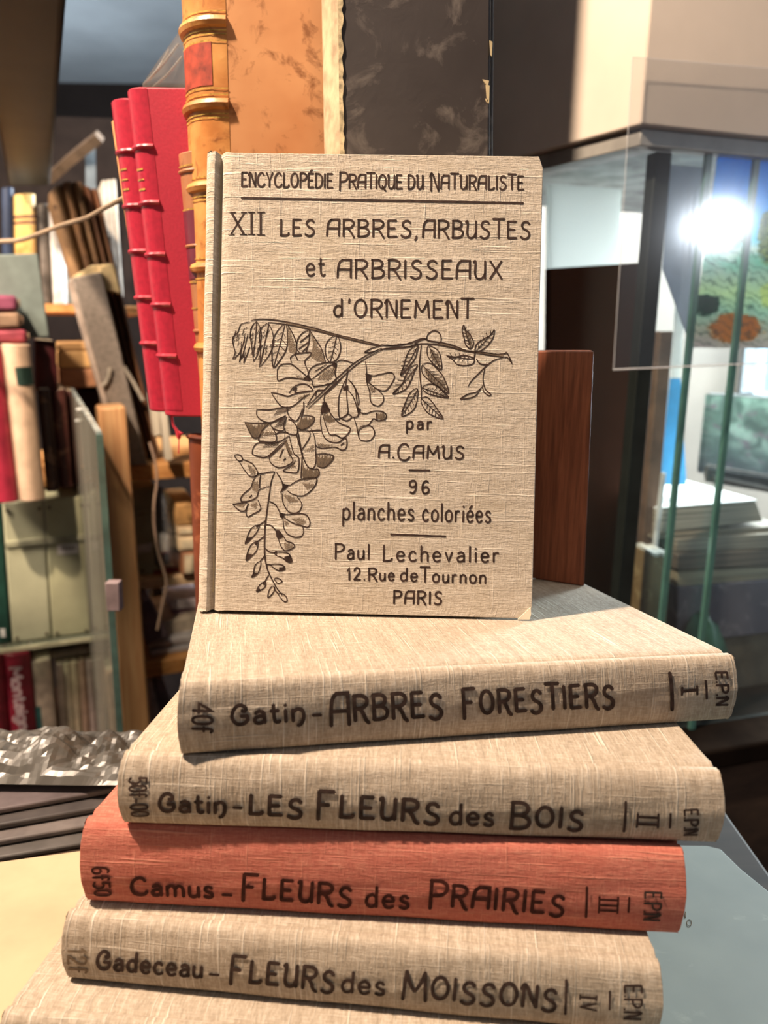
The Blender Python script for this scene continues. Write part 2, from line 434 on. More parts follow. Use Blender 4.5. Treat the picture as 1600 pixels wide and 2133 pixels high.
# ---------------------------------------------------------------- drawn lettering (art-nouveau capitals and lower case as pen strokes)
def _c(*p): return ('s', p)
def _l(*p): return ('l', p)
_O = _c((.34, 1), (.12, .86), (.02, .5), (.12, .14), (.34, 0), (.56, .14), (.66, .5), (.56, .86), (.34, 1))
_o = _c((.24, .62), (.06, .5), (.02, .3), (.08, .08), (.24, 0), (.40, .08), (.46, .3), (.42, .5), (.24, .62))
_BOWL = _c((0, 1), (.38, 1), (.58, .88), (.58, .68), (.4, .52), (.05, .48))
G = {
 'A': (.68, [_c((0, 0), (.03, .55), (.1, .85), (.26, 1)), _l((.22, 1), (.68, 1), (.68, 0)), _l((.04, .46), (.68, .46))]),
 'B': (.62, [_l((.04, 0), (.04, 1)), _c((0, 1), (.36, 1), (.54, .88), (.52, .68), (.34, .56), (.12, .54)), _c((.12, .54), (.42, .52), (.62, .34), (.56, .1), (.32, 0), (.0, .0))]),
 'C': (.66, [_c((.60, .82), (.46, .98), (.26, .96), (.08, .75), (.02, .42), (.12, .1), (.34, 0), (.54, .04), (.68, .22))]),
 'D': (.64, [_l((.04, 0), (.04, 1)), _c((0, 1), (.34, .97), (.58, .75), (.62, .45), (.5, .12), (.3, 0), (0, 0))]),
 'E': (.54, [_l((.04, 0), (.04, 1)), _l((.04, 1), (.50, 1)), _l((.04, .52), (.42, .52)), _l((.04, 0), (.54, .02))]),
 'F': (.54, [_l((.04, -.02), (.04, 1)), _l((.04, 1), (.54, 1)), _l((.04, .55), (.38, .55))]),
 'G': (.64, [_c((.58, .8), (.42, .97), (.22, .93), (.06, .65), (.04, .3), (.2, .03), (.44, .02), (.60, .2), (.60, .42)), _l((.36, .42), (.62, .42)), _c((.58, .8), (.5, .66), (.4, .72))]),
 'I': (.08, [_l((.04, 0), (.04, 1))]),
 'L': (.52, [_l((.04, 1), (.04, .02)), _c((.0, 0), (.3, 0), (.46, .04), (.52, .16))]),
 'M': (.80, [_l((.02, 0), (.08, 1)), _c((.08, 1), (.22, .62), (.40, .34)), _c((.40, .34), (.58, .62), (.72, 1)), _l((.72, 1), (.80, 0))]),
 'N': (.60, [_l((.04, 0), (.04, .98)), _c((-.06, .8), (.04, 1), (.18, .9), (.36, .45), (.56, .06)), _l((.58, 0), (.58, 1))]),
 'O': (.68, [_O]), 
 'Q': (.68, [_O, _c((.34, .2), (.46, .0), (.64, -.18))]),
 'P': (.58, [_l((.04, -.02), (.04, 1)), _BOWL]),
 'R': (.62, [_l((.04, -.02), (.04, 1)), _BOWL, _c((.26, .5), (.42, .3), (.64, -.08))]),
 'S': (.58, [_c((.54, .86), (.4, .99), (.2, .96), (.1, .78), (.18, .6), (.42, .46), (.54, .28), (.46, .06), (.24, -.02), (.02, .1))]),
 'T': (.62, [_l((-.04, 1.14), (.66, 1.14)), _l((.32, 1.14), (.32, 0))]),
 't_': (.62, []),
 'U': (.58, [_c((-.04, .92), (.05, 1), (.07, .8), (.05, .3), (.14, .05), (.32, .0), (.48, .12), (.55, .3)), _l((.56, 1), (.56, 0))]),
 'V': (.6, [_l((.02, 1), (.30, 0), (.58, 1))]),
 'X': (.66, [_l((.02, 1), (.62, 0)), _l((.60, 1), (.02, 0))]),
 'Y': (.6, [_l((.02, 1), (.3, .45), (.58, 1)), _l((.3, .45), (.3, 0))]),
 'a': (.44, [_c((.06, .52), (.22, .62), (.38, .52), (.40, .3)), _l((.40, .34), (.41, 0)), _c((.40, .36), (.2, .36), (.04, .24), (.06, .06), (.2, 0), (.34, .06), (.40, .18))]),
 'c': (.42, [_c((.38, .5), (.26, .62), (.1, .54), (.02, .3), (.1, .06), (.26, 0), (.42, .1))]),
 'd': (.46, [_l((.42, 0), (.42, 1)), _c((.42, .5), (.28, .62), (.1, .54), (.02, .28), (.12, .04), (.28, .02), (.42, .16))]),
 'e': (.44, [_c((.04, .32), (.40, .34), (.38, .52), (.22, .62), (.06, .5), (.02, .28), (.12, .04), (.28, 0), (.42, .1))]),
 'g': (.46, [_c((.42, .5), (.28, .62), (.1, .54), (.02, .28), (.12, .04), (.28, .02), (.42, .16)), _c((.42, .6), (.42, -.1), (.3, -.3), (.06, -.24))]),
 'h': (.44, [_l((.03, 0), (.03, 1)), _c((.03, .42), (.16, .6), (.32, .58), (.40, .42), (.40, .2), (.41, 0))]),
 'i': (.08, [_l((.04, 0), (.04, .60)), _l((.04, .82), (.04, .88))]),
 'l': (.08, [_l((.04, 0), (.04, 1))]),
 'm': (.74, [_l((.03, 0), (.03, .6)), _c((.03, .42), (.14, .6), (.28, .58), (.36, .4), (.36, 0)), _c((.36, .42), (.48, .6), (.62, .58), (.70, .4), (.71, 0))]),
 'n': (.44, [_l((.03, 0), (.03, .6)), _c((.03, .42), (.16, .6), (.32, .58), (.40, .42), (.40, .2), (.41, 0))]),
 'q': (.48, [_l((.03, 0), (.03, .6)), _c((.03, .46), (.2, .62), (.36, .58), (.43, .4), (.42, .1), (.32, -.16), (.2, -.24))]),
 'o': (.48, [_o]),
 'p': (.46, [_l((.03, -.36), (.03, .6)), _c((.03, .5), (.2, .62), (.38, .54), (.44, .3), (.36, .06), (.2, 0), (.03, .12))]),
 'r': (.32, [_l((.03, 0), (.03, .6)), _c((.03, .42), (.14, .58), (.30, .58))]),
 's': (.38, [_c((.34, .52), (.22, .62), (.08, .56), (.06, .42), (.18, .32), (.32, .24), (.34, .08), (.2, -.01), (.02, .07))]),
 't': (.32, [_c((.12, .9), (.12, .3), (.16, .06), (.26, 0), (.34, .08)), _l((0, .6), (.30, .6))]),
 'u': (.44, [_c((.03, .6), (.03, .2), (.1, .03), (.22, 0), (.34, .08), (.40, .22)), _l((.40, .6), (.41, 0))]),
 'v': (.42, [_l((.02, .6), (.21, 0), (.40, .6))]),
 'f': (.34, [_c((.32, .92), (.22, 1), (.12, .9), (.12, .5), (.12, 0)), _l((0, .58), (.28, .58))]),
 '0': (.50, [_c((.25, 1), (.08, .86), (.03, .5), (.08, .14), (.25, 0), (.42, .14), (.47, .5), (.42, .86), (.25, 1))]),
 '1': (.22, [_l((.0, .74), (.14, 1), (.14, 0))]),
 '2': (.5, [_c((.04, .74), (.12, .95), (.28, 1), (.44, .86), (.42, .6), (.24, .32), (.02, .02)), _l((.02, .02), (.5, .02))]),
 '4': (.54, [_l((.40, 0), (.40, 1), (.0, .3), (.54, .3))]),
 '5': (.48, [_l((.44, 1), (.10, 1), (.06, .56)), _c((.06, .56), (.26, .64), (.44, .48), (.44, .2), (.26, 0), (.02, .1))]),
 '6': (.48, [_c((.40, .92), (.24, 1), (.08, .78), (.03, .38), (.1, .06), (.26, 0), (.42, .12), (.43, .38), (.28, .52), (.1, .44), (.04, .3))]),
 '9': (.48, [_c((.08, .08), (.24, 0), (.40, .22), (.45, .62), (.38, .94), (.22, 1), (.06, .88), (.05, .62), (.2, .48), (.38, .56), (.44, .7))]),
 '-': (.34, [_l((.02, .36), (.34, .36))]), '.': (.08, [_l((.02, .02), (.07, .02))]), ',': (.1, [_c((.08, .06), (.08, -.06), (.0, -.18))]),
 "'": (.08, [_l((.06, 1), (.03, .78))]), ' ': (.22, []),
}
for s_, b_ in (('É', 'E'), ('é', 'e')):
    w_, st_ = G[b_]; G[s_] = (w_, st_ + [_l((.2, 1.12), (.36, 1.28)) if b_ == 'E' else _l((.18, .74), (.34, .9))])
def text(m, string, p0, p1, h, w, fmap, gap=.20, drop=0):
    """lay STRING out from pixel p0 to p1 along its baseline; '^' makes the next letter a tall initial; '_' drops it to small caps"""
    items = []; big = 1.0
    for ch in string:
        if ch == '^': big = 1.32; continue
        if ch == '~': big = 1.6; continue
        items.append((ch, big)); big = 1.0
    tot = sum(G[c][0]*(b*.9 if b > 1 else 1) + gap for c, b in items) - gap
    p0 = np.array(p0, float); p1 = np.array(p1, float); d = p1-p0; sx = np.linalg.norm(d)/tot; d = norm(d); up = np.array([d[1], -d[0]])
    x = 0
    for c, b in items:
        gw, strokes = G[c]; bx = b*.9 if b > 1 else 1; yo = 0
        if drop and c == 'S': yo = drop
        if drop and c == 'R': strokes = strokes[:2]+[_c((.26, .5), (.42, .26), (.52, 0), (.66, -drop*1.2))]
        for kind, pts in strokes:
            q = [p0 + d*sx*(x+px_*bx) + up*h*(py_*b - (.18 if b > 1 else 0) - yo) for px_, py_ in pts]
            ribbon(m, smooth_line(q, 5) if kind == 's' else q, w, fmap)
        x += gw*bx + gap
def line(m, p0, p1, w, fmap): ribbon(m, [p0, p1], w, fmap)

GRP = 'volumes of the cloth-bound encyclopaedia'
# --- volume I (topmost of the stack)
B1 = Book((-.0567, .1996, -.0957), (.9824, .1854, -.0209), (-.1866, .977, -.1037), NV, .1732, .122, .0219)
B1.build('cloth_book', 'beige cloth book lettered ARBRES FORESTIERS on its spine, topmost of the lying stack', M_LINEN, GRP)
f = B1.on_spine; m = MB()
text(m, 'Gatiq', (483, 1510), (636, 1501), 40, 8, f, .2); line(m, (652, 1490), (669, 1489), 7, f)
text(m, '^ARBRES', (690, 1504), (922, 1491), 50, 8.5, f, .24, .12); text(m, '^FORESTIERS', (966, 1489), (1280, 1470), 46, 8, f, .26, .12)
line(m, (1398, 1403), (1402, 1480), 8, f); line(m, (1421, 1440), (1453, 1437), 7, f)
line(m, (1422, 1432), (1421, 1448), 5, f); line(m, (1453, 1429), (1453, 1447), 5, f); line(m, (1471, 1418), (1473, 1456), 5, f)
m.build('spine_title', M_INK, B1.case, world=False)
m = MB(); text(m, '40f', (402, 1466), (400, 1526), 42, 6, f, .14); m.build('spine_price', M_INK, B1.case, world=False)
m = MB(); text(m, 'E.P.N', (1493, 1401), (1494, 1470), 24, 4.8, f, .16); m.build('series_initials', M_INK, B1.case, world=False)
# --- volume II
B2 = Book((-.0738, .1985, -.1178), (.9994, -.0344, .0025), (.0345, .9938, -.1058), NV, .1687, .122, .0214)
B2.build('cloth_book', 'beige cloth book lettered LES FLEURS des BOIS on its spine, second from the top', M_LINEN, GRP, .0030)
f = B2.on_spine; m = MB()
text(m, 'Gatiq', (330, 1692), (470, 1697), 40, 8, f, .2); line(m, (486, 1683), (503, 1684), 7, f)
text(m, 'LES', (519, 1697), (628, 1703), 41, 9, f, .24, .12); text(m, '^FLEURS', (660, 1701), (914, 1716), 46, 9, f, .26, .12)
text(m, 'des', (937, 1721), (1028, 1724), 46, 7.5, f, .22, 0); text(m, '^BOIS', (1064, 1722), (1214, 1730), 44, 8.5, f, .26, .12)
line(m, (1304, 1671), (1302, 1737), 6, f)
line(m, (1330, 1702), (1372, 1704), 6, f); line(m, (1330, 1718), (1372, 1720), 6, f); line(m, (1329, 1695), (1328, 1726), 5, f); line(m, (1372, 1696), (1372, 1727), 5, f)
line(m, (1397, 1695), (1397, 1727), 5, f)
m.build('spine_title', M_INK, B2.case, world=False)
m = MB(); text(m, '50f-00', (268, 1622), (272, 1706), 36, 4.6, f, .14); m.build('spine_price', M_INK, B2.case, world=False)
m = MB(); text(m, 'E.P.N', (1426, 1687), (1428, 1745), 28, 4.8, f, .16); m.build('series_initials', M_INK, B2.case, world=False)
# --- volume III, salmon
B3 = Book((-.0862, .1984, -.1395), (.998, -.063, .0055), (.0633, .9924, -.1057), NV, .1712, .122, .0256)
B3.build('cloth_book', 'salmon red cloth book lettered FLEURS des PRAIRIES on its spine, in the stack', M_RED, GRP, .0026)
f = B3.on_spine; m = MB()
text(m, 'Camus', (271, 1868), (442, 1874), 40, 7.5, f, .2); line(m, (462, 1867), (481, 1868), 6, f)
text(m, '^FLEURS', (503, 1872), (730, 1890), 45, 8, f, .26, .12); text(m, 'des', (761, 1893), (851, 1897), 46, 7, f, .22, 0)
text(m, '^PRAIRIES', (894, 1887), (1174, 1908), 46, 8, f, .26, .12)
line(m, (1223, 1848), (1222, 1915), 5.5, f)
for y in (1874, 1886, 1898): line(m, (1250, y), (1287, y+2), 5, f)
line(m, (1249, 1868), (1248, 1904), 4.5, f); line(m, (1288, 1869), (1287, 1905), 4.5, f); line(m, (1311, 1870), (1310, 1902), 5, f)
m.build('spine_title', M_INKR, B3.case, world=False)
m = MB(); text(m, '6f50', (192, 1807), (194, 1873), 34, 5, f, .14); m.build('spine_price', M_INKR, B3.case, world=False)
m = MB(); text(m, 'E.P.N', (1344, 1858), (1342, 1920), 34, 4.8, f, .16); m.build('series_initials', M_INK, B3.case, world=False)
# --- volume IV
B4 = Book((-.0904, .1905, -.1647), (.9944, -.1054, .010), (.1059, .9888, -.1053), NV, .1668, .122, .0207)
B4.build('cloth_book', 'beige cloth book lettered FLEURS des MOISSONS on its spine, below the red one', M_LINEN, GRP, .0022)
f = B4.on_spine; m = MB()
text(m, 'Gadeceau', (200, 2020), (420, 2038), 40, 7.5, f, .2); line(m, (436, 2030), (455, 2032), 6, f)
text(m, '^FLEURS', (478, 2044), (694, 2066), 46, 8, f, .26, .12); text(m, 'des', (711, 2068), (800, 2075), 44, 7, f, .22, 0)
text(m, '^MOISSONS', (838, 2076), (1158, 2104), 46, 8, f, .22, .12)
line(m, (1180, 2044), (1178, 2115), 6, f)
line(m, (1208, 2077), (1242, 2080), 5.5, f); line(m, (1209, 2072), (1208, 2082), 4, f); line(m, (1243, 2075), (1242, 2085), 4, f); line(m, (1242, 2091), (1209, 2098), 5, f); line(m, (1209, 2098), (1243, 2106), 4.5, f); line(m, (1271, 2066), (1270, 2104), 5, f)
m.build('spine_title', M_INK, B4.case, world=False)
m = MB(); text(m, '12f', (142, 1976), (140, 2030), 38, 5, f, .16); m.build('spine_price', M_INKG, B4.case, world=False)
m = MB(); text(m, 'E.P.N', (1302, 2055), (1300, 2125), 36, 4.8, f, .16); m.build('series_initials', M_INK, B4.case, world=False)
# --- lowest volume, its spine at the bottom edge of the picture
h5 = -0.16467
o5 = plane_hit(5, 2108, NV*h5, NV); x5 = norm(V3(.9965, -.083, 0) - NV*(V3(.9965, -.083, 0)@NV)); y5 = np.cross(NV, x5)
B5 = Book(o5 - NV*.0002, x5, y5, NV, .171, .122, .0209)
B5.build('cloth_book', 'lowest beige cloth book of the lying stack, showing its upper cover at bottom left', M_LINEN, GRP)

# --- upright volume XII
fb, fe, fu = V3(-.069, .2737, -.1026), V3(.9997, -.0241, -.0034), V3(.0084, .211, .9775)
FL, FW = .1724, .1248
B0 = Book(fb + fu*FL, -fu, fe, np.cross(fe, fu), FL, FW, .0225)
B0.build('cloth_book', 'beige cloth book standing upright, its cover printed with a wisteria-like flowering branch', M_LINENF, GRP, .0022, foot=.155, groove=.0026, ridge=.0005)
fm = B0.on_board
m = MB()
text(m, 'ENCYCLOPÉDIE', (503, 388), (693, 391), 29, 3.7, fm, .17); text(m, '^PRATIQUE', (707, 391), (838, 393), 28, 3.7, fm, .15)
text(m, 'DU', (850, 393), (881, 393), 28, 4, fm, .2); text(m, '^NATURALISTE', (897, 393), (1091, 395), 28, 3.7, fm, .19)
m.build('series_title', M_INK, B0.case, world=False)
for a, b, w in (((503, 412), (1090, 423), 4.6), ((852, 979), (895, 980), 4), ((814, 1113), (928, 1117), 4)):
    m = MB(); line(m, a, b, w, fm); m.build('printed_rule', M_INK, B0.case, world=False)
m = MB()
for a, b, w in (((483, 444), (507, 486), 5), ((509, 443), (481, 487), 2.6), ((524, 443), (524, 487), 4.6), ((543, 443), (543, 488), 4.6)): line(m, a, b, w, fm)
for x0, x1, y in ((477, 491, 442), (502, 514, 442), (475, 488, 488), (500, 514, 488), (517, 531, 442), (517, 531, 488), (536, 552, 442), (536, 552, 489)): line(m, (x0, y), (x1, y+.3), 2, fm)
text(m, 'LES', (584, 490), (655, 491), 33, 4.3, fm, .22); text(m, 'ARBRES,', (681, 491), (868, 494), 34, 4.3, fm, .22); text(m, 'ARBUSTES', (881, 494), (1104, 497), 35, 4.3, fm, .22)
text(m, 'et', (638, 574), (676, 574), 40, 4, fm, .2); text(m, 'ARBRISSEAUX', (703, 578), (1047, 581), 37, 4.3, fm, .22)
text(m, "d'", (695, 659), (729, 659), 36, 4.3, fm, .3); text(m, 'ORNEMENT', (738, 660), (985, 663), 36, 4.3, fm, .22)
m.build('cover_title', M_INK, B0.case, world=False)
m = MB()
text(m, 'par', (847, 893), (899, 894), 26, 3.8, fm, .3); text(m, 'A.^CAMUS', (789, 953), (966, 956), 26, 4, fm, .26); text(m, '96', (852, 1027), (894, 1028), 26, 4, fm, .34)
text(m, 'planches', (714, 1082), (862, 1084), 37, 4, fm, .22); text(m, 'coloriées', (880, 1085), (1022, 1088), 37, 4, fm, .22)
m.build('author_line', M_INK, B0.case, world=False)
m = MB()
text(m, 'Paul', (698, 1164), (769, 1165), 31, 4, fm, .26); text(m, 'Lechevalier', (798, 1168), (1039, 1171), 32, 4, fm, .26)
text(m, '12.', (724, 1208), (760, 1208), 25, 4, fm, .26); text(m, 'Rue', (768, 1209), (821, 1209), 25, 4, fm, .24); text(m, 'de', (834, 1210), (869, 1211), 27, 4, fm, .24)
text(m, 'Tournon', (876, 1212), (1012, 1215), 27, 4, fm, .24); text(m, 'PARIS', (820, 1257), (920, 1259), 26, 4.2, fm, .3)
m.build('publisher_imprint', M_INK, B0.case, world=False)

# ---------------------------------------------------------------- flowering-branch drawing on the upright cover
m = MB(); mt = MB(); LW = 2.5
def T2(p): return (460+p[0]*.25, 640+p[1]*.25)
def T3(p): return (460+p[0]*.1875, 900+p[1]*.1875)
def T4(p): return (720+p[0]*.25, 660+p[1]*.25)
def dr(T, strokes, w=LW):
    for s_ in strokes: ribbon(m, smooth_line([T(p) for p in s_], 5), w, fm, taper=len(s_) > 3)
def fill(T, *polys):
    for p in polys: hatch(m, [T(q) for q in p], 2.2, fm, 1.7, 60, .15)
def shade(T, *polys, ang=60, gap=3.0):
    for p in polys: hatch(mt, [T(q) for q in p], 1.4, fm, gap, ang)
def leaf(T, outline, base, tip, veins=5, w=LW):
    dr(T, [outline]); b = np.array(base, float); t = np.array(tip, float); dr(T, [(base, tuple((b+t)/2+np.array([3, 3])), tip)], 1.7)
    d = t-b; n = np.array([-d[1], d[0]])*.17
    for k in range(1, veins+1):
        q = b+d*(k/(veins+1.2))
        for sg in (1, -1):
            e = q+d*.10+n*sg*math.sin(math.pi*k/(veins+1.2))
            ribbon(m, [T(q), T(e)], 1.3, fm)
# main branch and stems
dr(T2, [((250, 112), (340, 98), (520, 116), (760, 168), (960, 226), (1150, 270), (1340, 320)), ((400, 126), (560, 144), (800, 197), (980, 244), (1200, 298), (1330, 324))], 2.6)
shade(T2, [(520, 118), (760, 170), (960, 228), (1340, 320), (1200, 298), (980, 244), (800, 197), (560, 144)], gap=2)
dr(T2, [((1340, 312), (1420, 318), (1520, 308), (1600, 300)), ((1330, 350), (1450, 335), (1600, 326))], 2.6)
dr(T2, [((1340, 340), (1220, 396), (1100, 474), (1000, 562), (900, 652), (800, 750), (712, 828)), ((1350, 352), (1230, 412), (1112, 492), (1014, 580), (914, 668), (812, 766), (726, 842))], 2.4)
dr(T2, [((1330, 322), (1260, 340), (1200, 375), (1270, 370), (1330, 345))])
# leaflets at upper left
leaf(T2, [(965, 235), (900, 270), (870, 330), (875, 400), (905, 455), (960, 440), (995, 370), (995, 300), (965, 235)], (963, 245), (912, 450), 4)
dr(T2, [((740, 185), (680, 215), (640, 270), (630, 340), (660, 380)), ((740, 185), (735, 280), (710, 370)), ((735, 230), (660, 290)), ((730, 290), (650, 345)), ((722, 330), (680, 370))])
shade(T2, [(740, 195), (790, 270), (840, 350), (870, 455), (800, 450), (750, 410), (770, 300)], gap=2.2)
dr(T2, [((740, 190), (790, 268), (840, 350), (872, 458))])
leaf(T2, [(540, 140), (480, 185), (435, 270), (425, 370), (438, 500), (500, 430), (545, 350), (555, 250), (540, 140)], (532, 150), (440, 490), 5)
shade(T2, [(560, 150), (600, 230), (630, 310), (625, 390), (570, 370), (555, 280)], gap=2.2); dr(T2, [((556, 145), (604, 230), (632, 320), (622, 392))])
dr(T2, [((400, 125), (340, 170), (320, 240), (330, 340), (322, 500)), ((400, 135), (430, 210), (440, 300), (400, 400), (330, 495)), ((400, 140), (375, 260), (330, 470)),
        ((300, 115), (260, 160), (245, 230), (258, 330), (272, 450)), ((300, 118), (330, 180), (335, 260), (310, 380), (275, 450)), ((298, 120), (290, 240), (270, 400)),
        ((240, 122), (170, 140), (140, 210), (98, 255), (105, 320), (118, 375), (98, 430)), ((98, 430), (150, 388), (180, 320), (200, 240)), ((150, 460), (180, 400), (200, 330), (225, 220)), ((190, 462), (220, 390), (240, 330)), ((155, 455), (165, 400), (170, 340)), ((190, 460), (200, 410))], 2.2)
for a, b in (((95, 250), (440, 470)),):
    for k in range(70):
        x = 110+random.random()*310; y = 160+random.random()*250
        if y < 150+abs(x-300)*.15: continue
        ribbon(m, [T2((x, y)), T2((x-10-8*random.random(), y+16+14*random.random()))], 1.3, fm)
# blossoms
dr(T2, [((470, 520), (500, 480), (560, 470), (600, 480), (700, 560), (750, 605)), ((470, 520), (475, 610), (540, 590), (640, 592), (740, 612)),
 ((590, 460), (580, 420), (620, 390), (680, 380), (745, 375), (745, 400), (700, 450), (720, 520), (732, 560)), ((620, 395), (640, 440)),
 ((760, 610), (730, 560), (750, 510), (800, 480), (880, 460), (960, 470), (950, 540), (960, 600), (930, 630), (850, 650), (770, 655), (760, 610)), ((760, 600), (830, 540), (900, 490), (960, 465)),
 ((960, 460), (1000, 440), (1060, 450), (1110, 470)), ((1060, 520), (1050, 580), (1040, 650)),
 ((420, 710), (480, 720), (560, 740), (620, 720), (740, 700)), ((420, 710), (450, 760), (500, 820), (560, 835), (620, 810), (680, 760), (740, 720)), ((570, 715), (600, 670), (660, 640), (720, 645), (765, 690), (700, 700), (620, 712)), ((600, 690), (630, 670), (615, 710)),
 ((770, 665), (850, 650), (900, 640), (860, 690), (810, 690), (780, 720), (720, 810)), ((790, 740), (800, 700), (850, 690)),
 ((300, 850), (400, 855), (480, 840), (560, 830)), ((300, 850), (300, 900), (340, 940), (400, 960), (470, 945), (540, 900)), ((550, 830), (560, 890), (590, 930), (630, 945), (660, 900), (680, 840)), ((690, 790), (690, 850), (670, 920)),
 ((200, 960), (280, 965), (405, 965)), ((200, 960), (240, 1040), (270, 1085), (320, 1080), (350, 1020), (405, 970)),
 ((410, 970), (480, 930), (540, 905)), ((410, 975), (440, 1010), (500, 1030), (540, 1010)), ((345, 1020), (320, 1080), (325, 1115), (450, 1120), (460, 1060), (430, 1010)),
 ((530, 950), (525, 1010), (560, 1050), (630, 1060), (635, 1000), (600, 950), (560, 930)), ((450, 1060), (500, 1040), (560, 1045)),
 ((680, 900), (770, 910), (775, 950), (740, 990), (680, 1020), (630, 1000)),
 ((870, 720), (860, 780), (900, 860), (950, 930), (1000, 970), (1070, 1000), (1075, 1030), (1020, 1090), (960, 1065), (910, 1060), (880, 1000), (850, 900), (835, 850)),
 ((835, 880), (830, 960), (850, 1060), (900, 1115), (980, 1125), (1030, 1090), (1050, 1110), (1045, 1170), (1010, 1190), (950, 1165), (850, 1175), (800, 1160), (790, 1140)), ((1000, 1150), (1025, 1130)),
 ((1040, 600), (990, 720), (980, 830), (990, 920), (1040, 900), (1060, 870), (1050, 760), (1045, 680)), ((1060, 600), (1100, 640), (1140, 720), (1150, 800), (1130, 820)), ((1060, 690), (1100, 740), (1130, 820), (1145, 900), (1100, 915), (1070, 890)), ((1075, 612), (1120, 680), (1130, 760), (1140, 810)),
 ((990, 920), (1010, 930), (1050, 945), (1090, 915), (1060, 890), (1030, 920)), ((870, 720), (930, 670), (1000, 600)), ((950, 930), (990, 930)),
 ((1205, 450), (1215, 530), (1210, 560), (1220, 640), (1240, 700), (1245, 770), (1270, 810), (1320, 820), (1355, 780), (1350, 730), (1310, 690)),
 ((1210, 550), (1270, 570), (1340, 555), (1420, 545), (1447, 580), (1420, 640), (1370, 695), (1300, 680), (1250, 640), (1215, 620)),
 ((1130, 830), (1170, 880), (1210, 885), (1270, 865), (1330, 865), (1375, 890), (1370, 930), (1310, 945), (1270, 930), (1230, 980), (1180, 990), (1150, 1010)),
 ((1110, 920), (1130, 990), (1160, 1100), (1240, 1110), (1280, 1060), (1270, 1010), (1235, 985), (1180, 1000), (1150, 1030), (1150, 1070)), ((1295, 880), (1300, 935)),
 ((260, 1220), (270, 1170), (310, 1130), (380, 1130), (460, 1130), (540, 1090), (570, 1070)), ((260, 1220), (300, 1240), (370, 1250), (430, 1210), (480, 1160), (540, 1110)),
 ((400, 1250), (420, 1300), (480, 1335), (550, 1320), (600, 1280), (570, 1220), (550, 1180)), ((400, 1250), (470, 1190), (550, 1110)), ((520, 1180), (490, 1250)), ((540, 1260), (520, 1275)),
 ((570, 1070), (590, 1160), (610, 1220), (650, 1260), (640, 1370), (580, 1375), (520, 1360), (600, 1310), (620, 1270)), ((630, 1060), (650, 1130), (670, 1200)), ((640, 1030), (660, 1130), (672, 1200)),
 ((640, 1030), (730, 1030), (740, 1080), (700, 1150), (670, 1200), (690, 1260), (720, 1320), (760, 1345), (790, 1300), (790, 1200), (780, 1080), (750, 1010)), ((740, 1030), (830, 1025)),
 ((790, 1225), (860, 1220), (935, 1235), (925, 1280), (860, 1335), (800, 1320)), ((720, 1330), (770, 1350), (810, 1350), (820, 1390), (790, 1420), (740, 1428), (690, 1440)),
 ((115, 1240), (140, 1225), (170, 1240), (180, 1270), (150, 1280), (115, 1240)), ((150, 1280), (200, 1360), (250, 1410), (310, 1390), (270, 1310), (220, 1280), (180, 1265)), ((680, 1210), (672, 1330), (668, 1420))])
fill(T2, [(850, 790), (880, 790), (910, 860), (880, 880), (830, 880)], [(1020, 660), (1060, 650), (1060, 690), (1020, 690)], [(1205, 545), (1260, 570), (1240, 620), (1215, 620)], [(1130, 820), (1165, 850), (1160, 890), (1140, 870)], [(720, 560), (755, 600), (735, 610), (690, 600)], [(935, 470), (965, 465), (965, 505), (930, 490)])
shade(T2, [(200, 960), (280, 965), (405, 965), (350, 1020), (320, 1080), (270, 1085), (240, 1040)], [(640, 960), (680, 900), (770, 910), (775, 950), (740, 990), (680, 1020), (630, 1000)], [(790, 1225), (860, 1220), (935, 1235), (925, 1280), (860, 1335), (800, 1320)], [(680, 1280), (720, 1330), (770, 1350), (810, 1350), (820, 1390), (790, 1420), (680, 1430)],
      [(1300, 875), (1350, 870), (1375, 900), (1350, 940), (1300, 930)], [(860, 880), (910, 880), (960, 950), (900, 960), (860, 940)], [(540, 1090), (600, 1220), (570, 1240), (530, 1130)], ang=80, gap=2.3)
shade(T2, [(800, 600), (860, 520), (960, 480), (950, 560), (900, 610)], [(620, 560), (700, 580), (735, 600), (640, 590)], [(620, 770), (740, 700), (690, 765)], [(330, 1080), (345, 1030), (430, 1015), (455, 1060)], [(1230, 640), (1300, 680), (1260, 720)], [(1110, 920), (1150, 1020), (1150, 1080), (1130, 1000)], [(800, 1130), (930, 1140), (900, 1170), (810, 1160)], [(690, 1200), (780, 1130), (780, 1200)], [(560, 1340), (620, 1300), (630, 1330)], [(220, 1300), (280, 1340), (300, 1390), (250, 1400)], gap=3.2)
for k in range(9): ribbon(m, [T2((440+14*k, 905-5*k)), T2((480+13*k, 850-1*k))], 1.3, fm)
for k in range(9): ribbon(m, [T2((350+14*k, 1170+2*k-4*k)), T2((380+14*k, 1132-3*k))], 1.3, fm)
for k in range(7): ribbon(m, [T2((450+14*k, 1000-3*k)), T2((500+8*k, 935-4*k))], 1.3, fm)
for k in range(6): ribbon(m, [T2((780+14*k, 540-9*k)), T2((800+16*k, 520-9*k))], 1.3, fm)
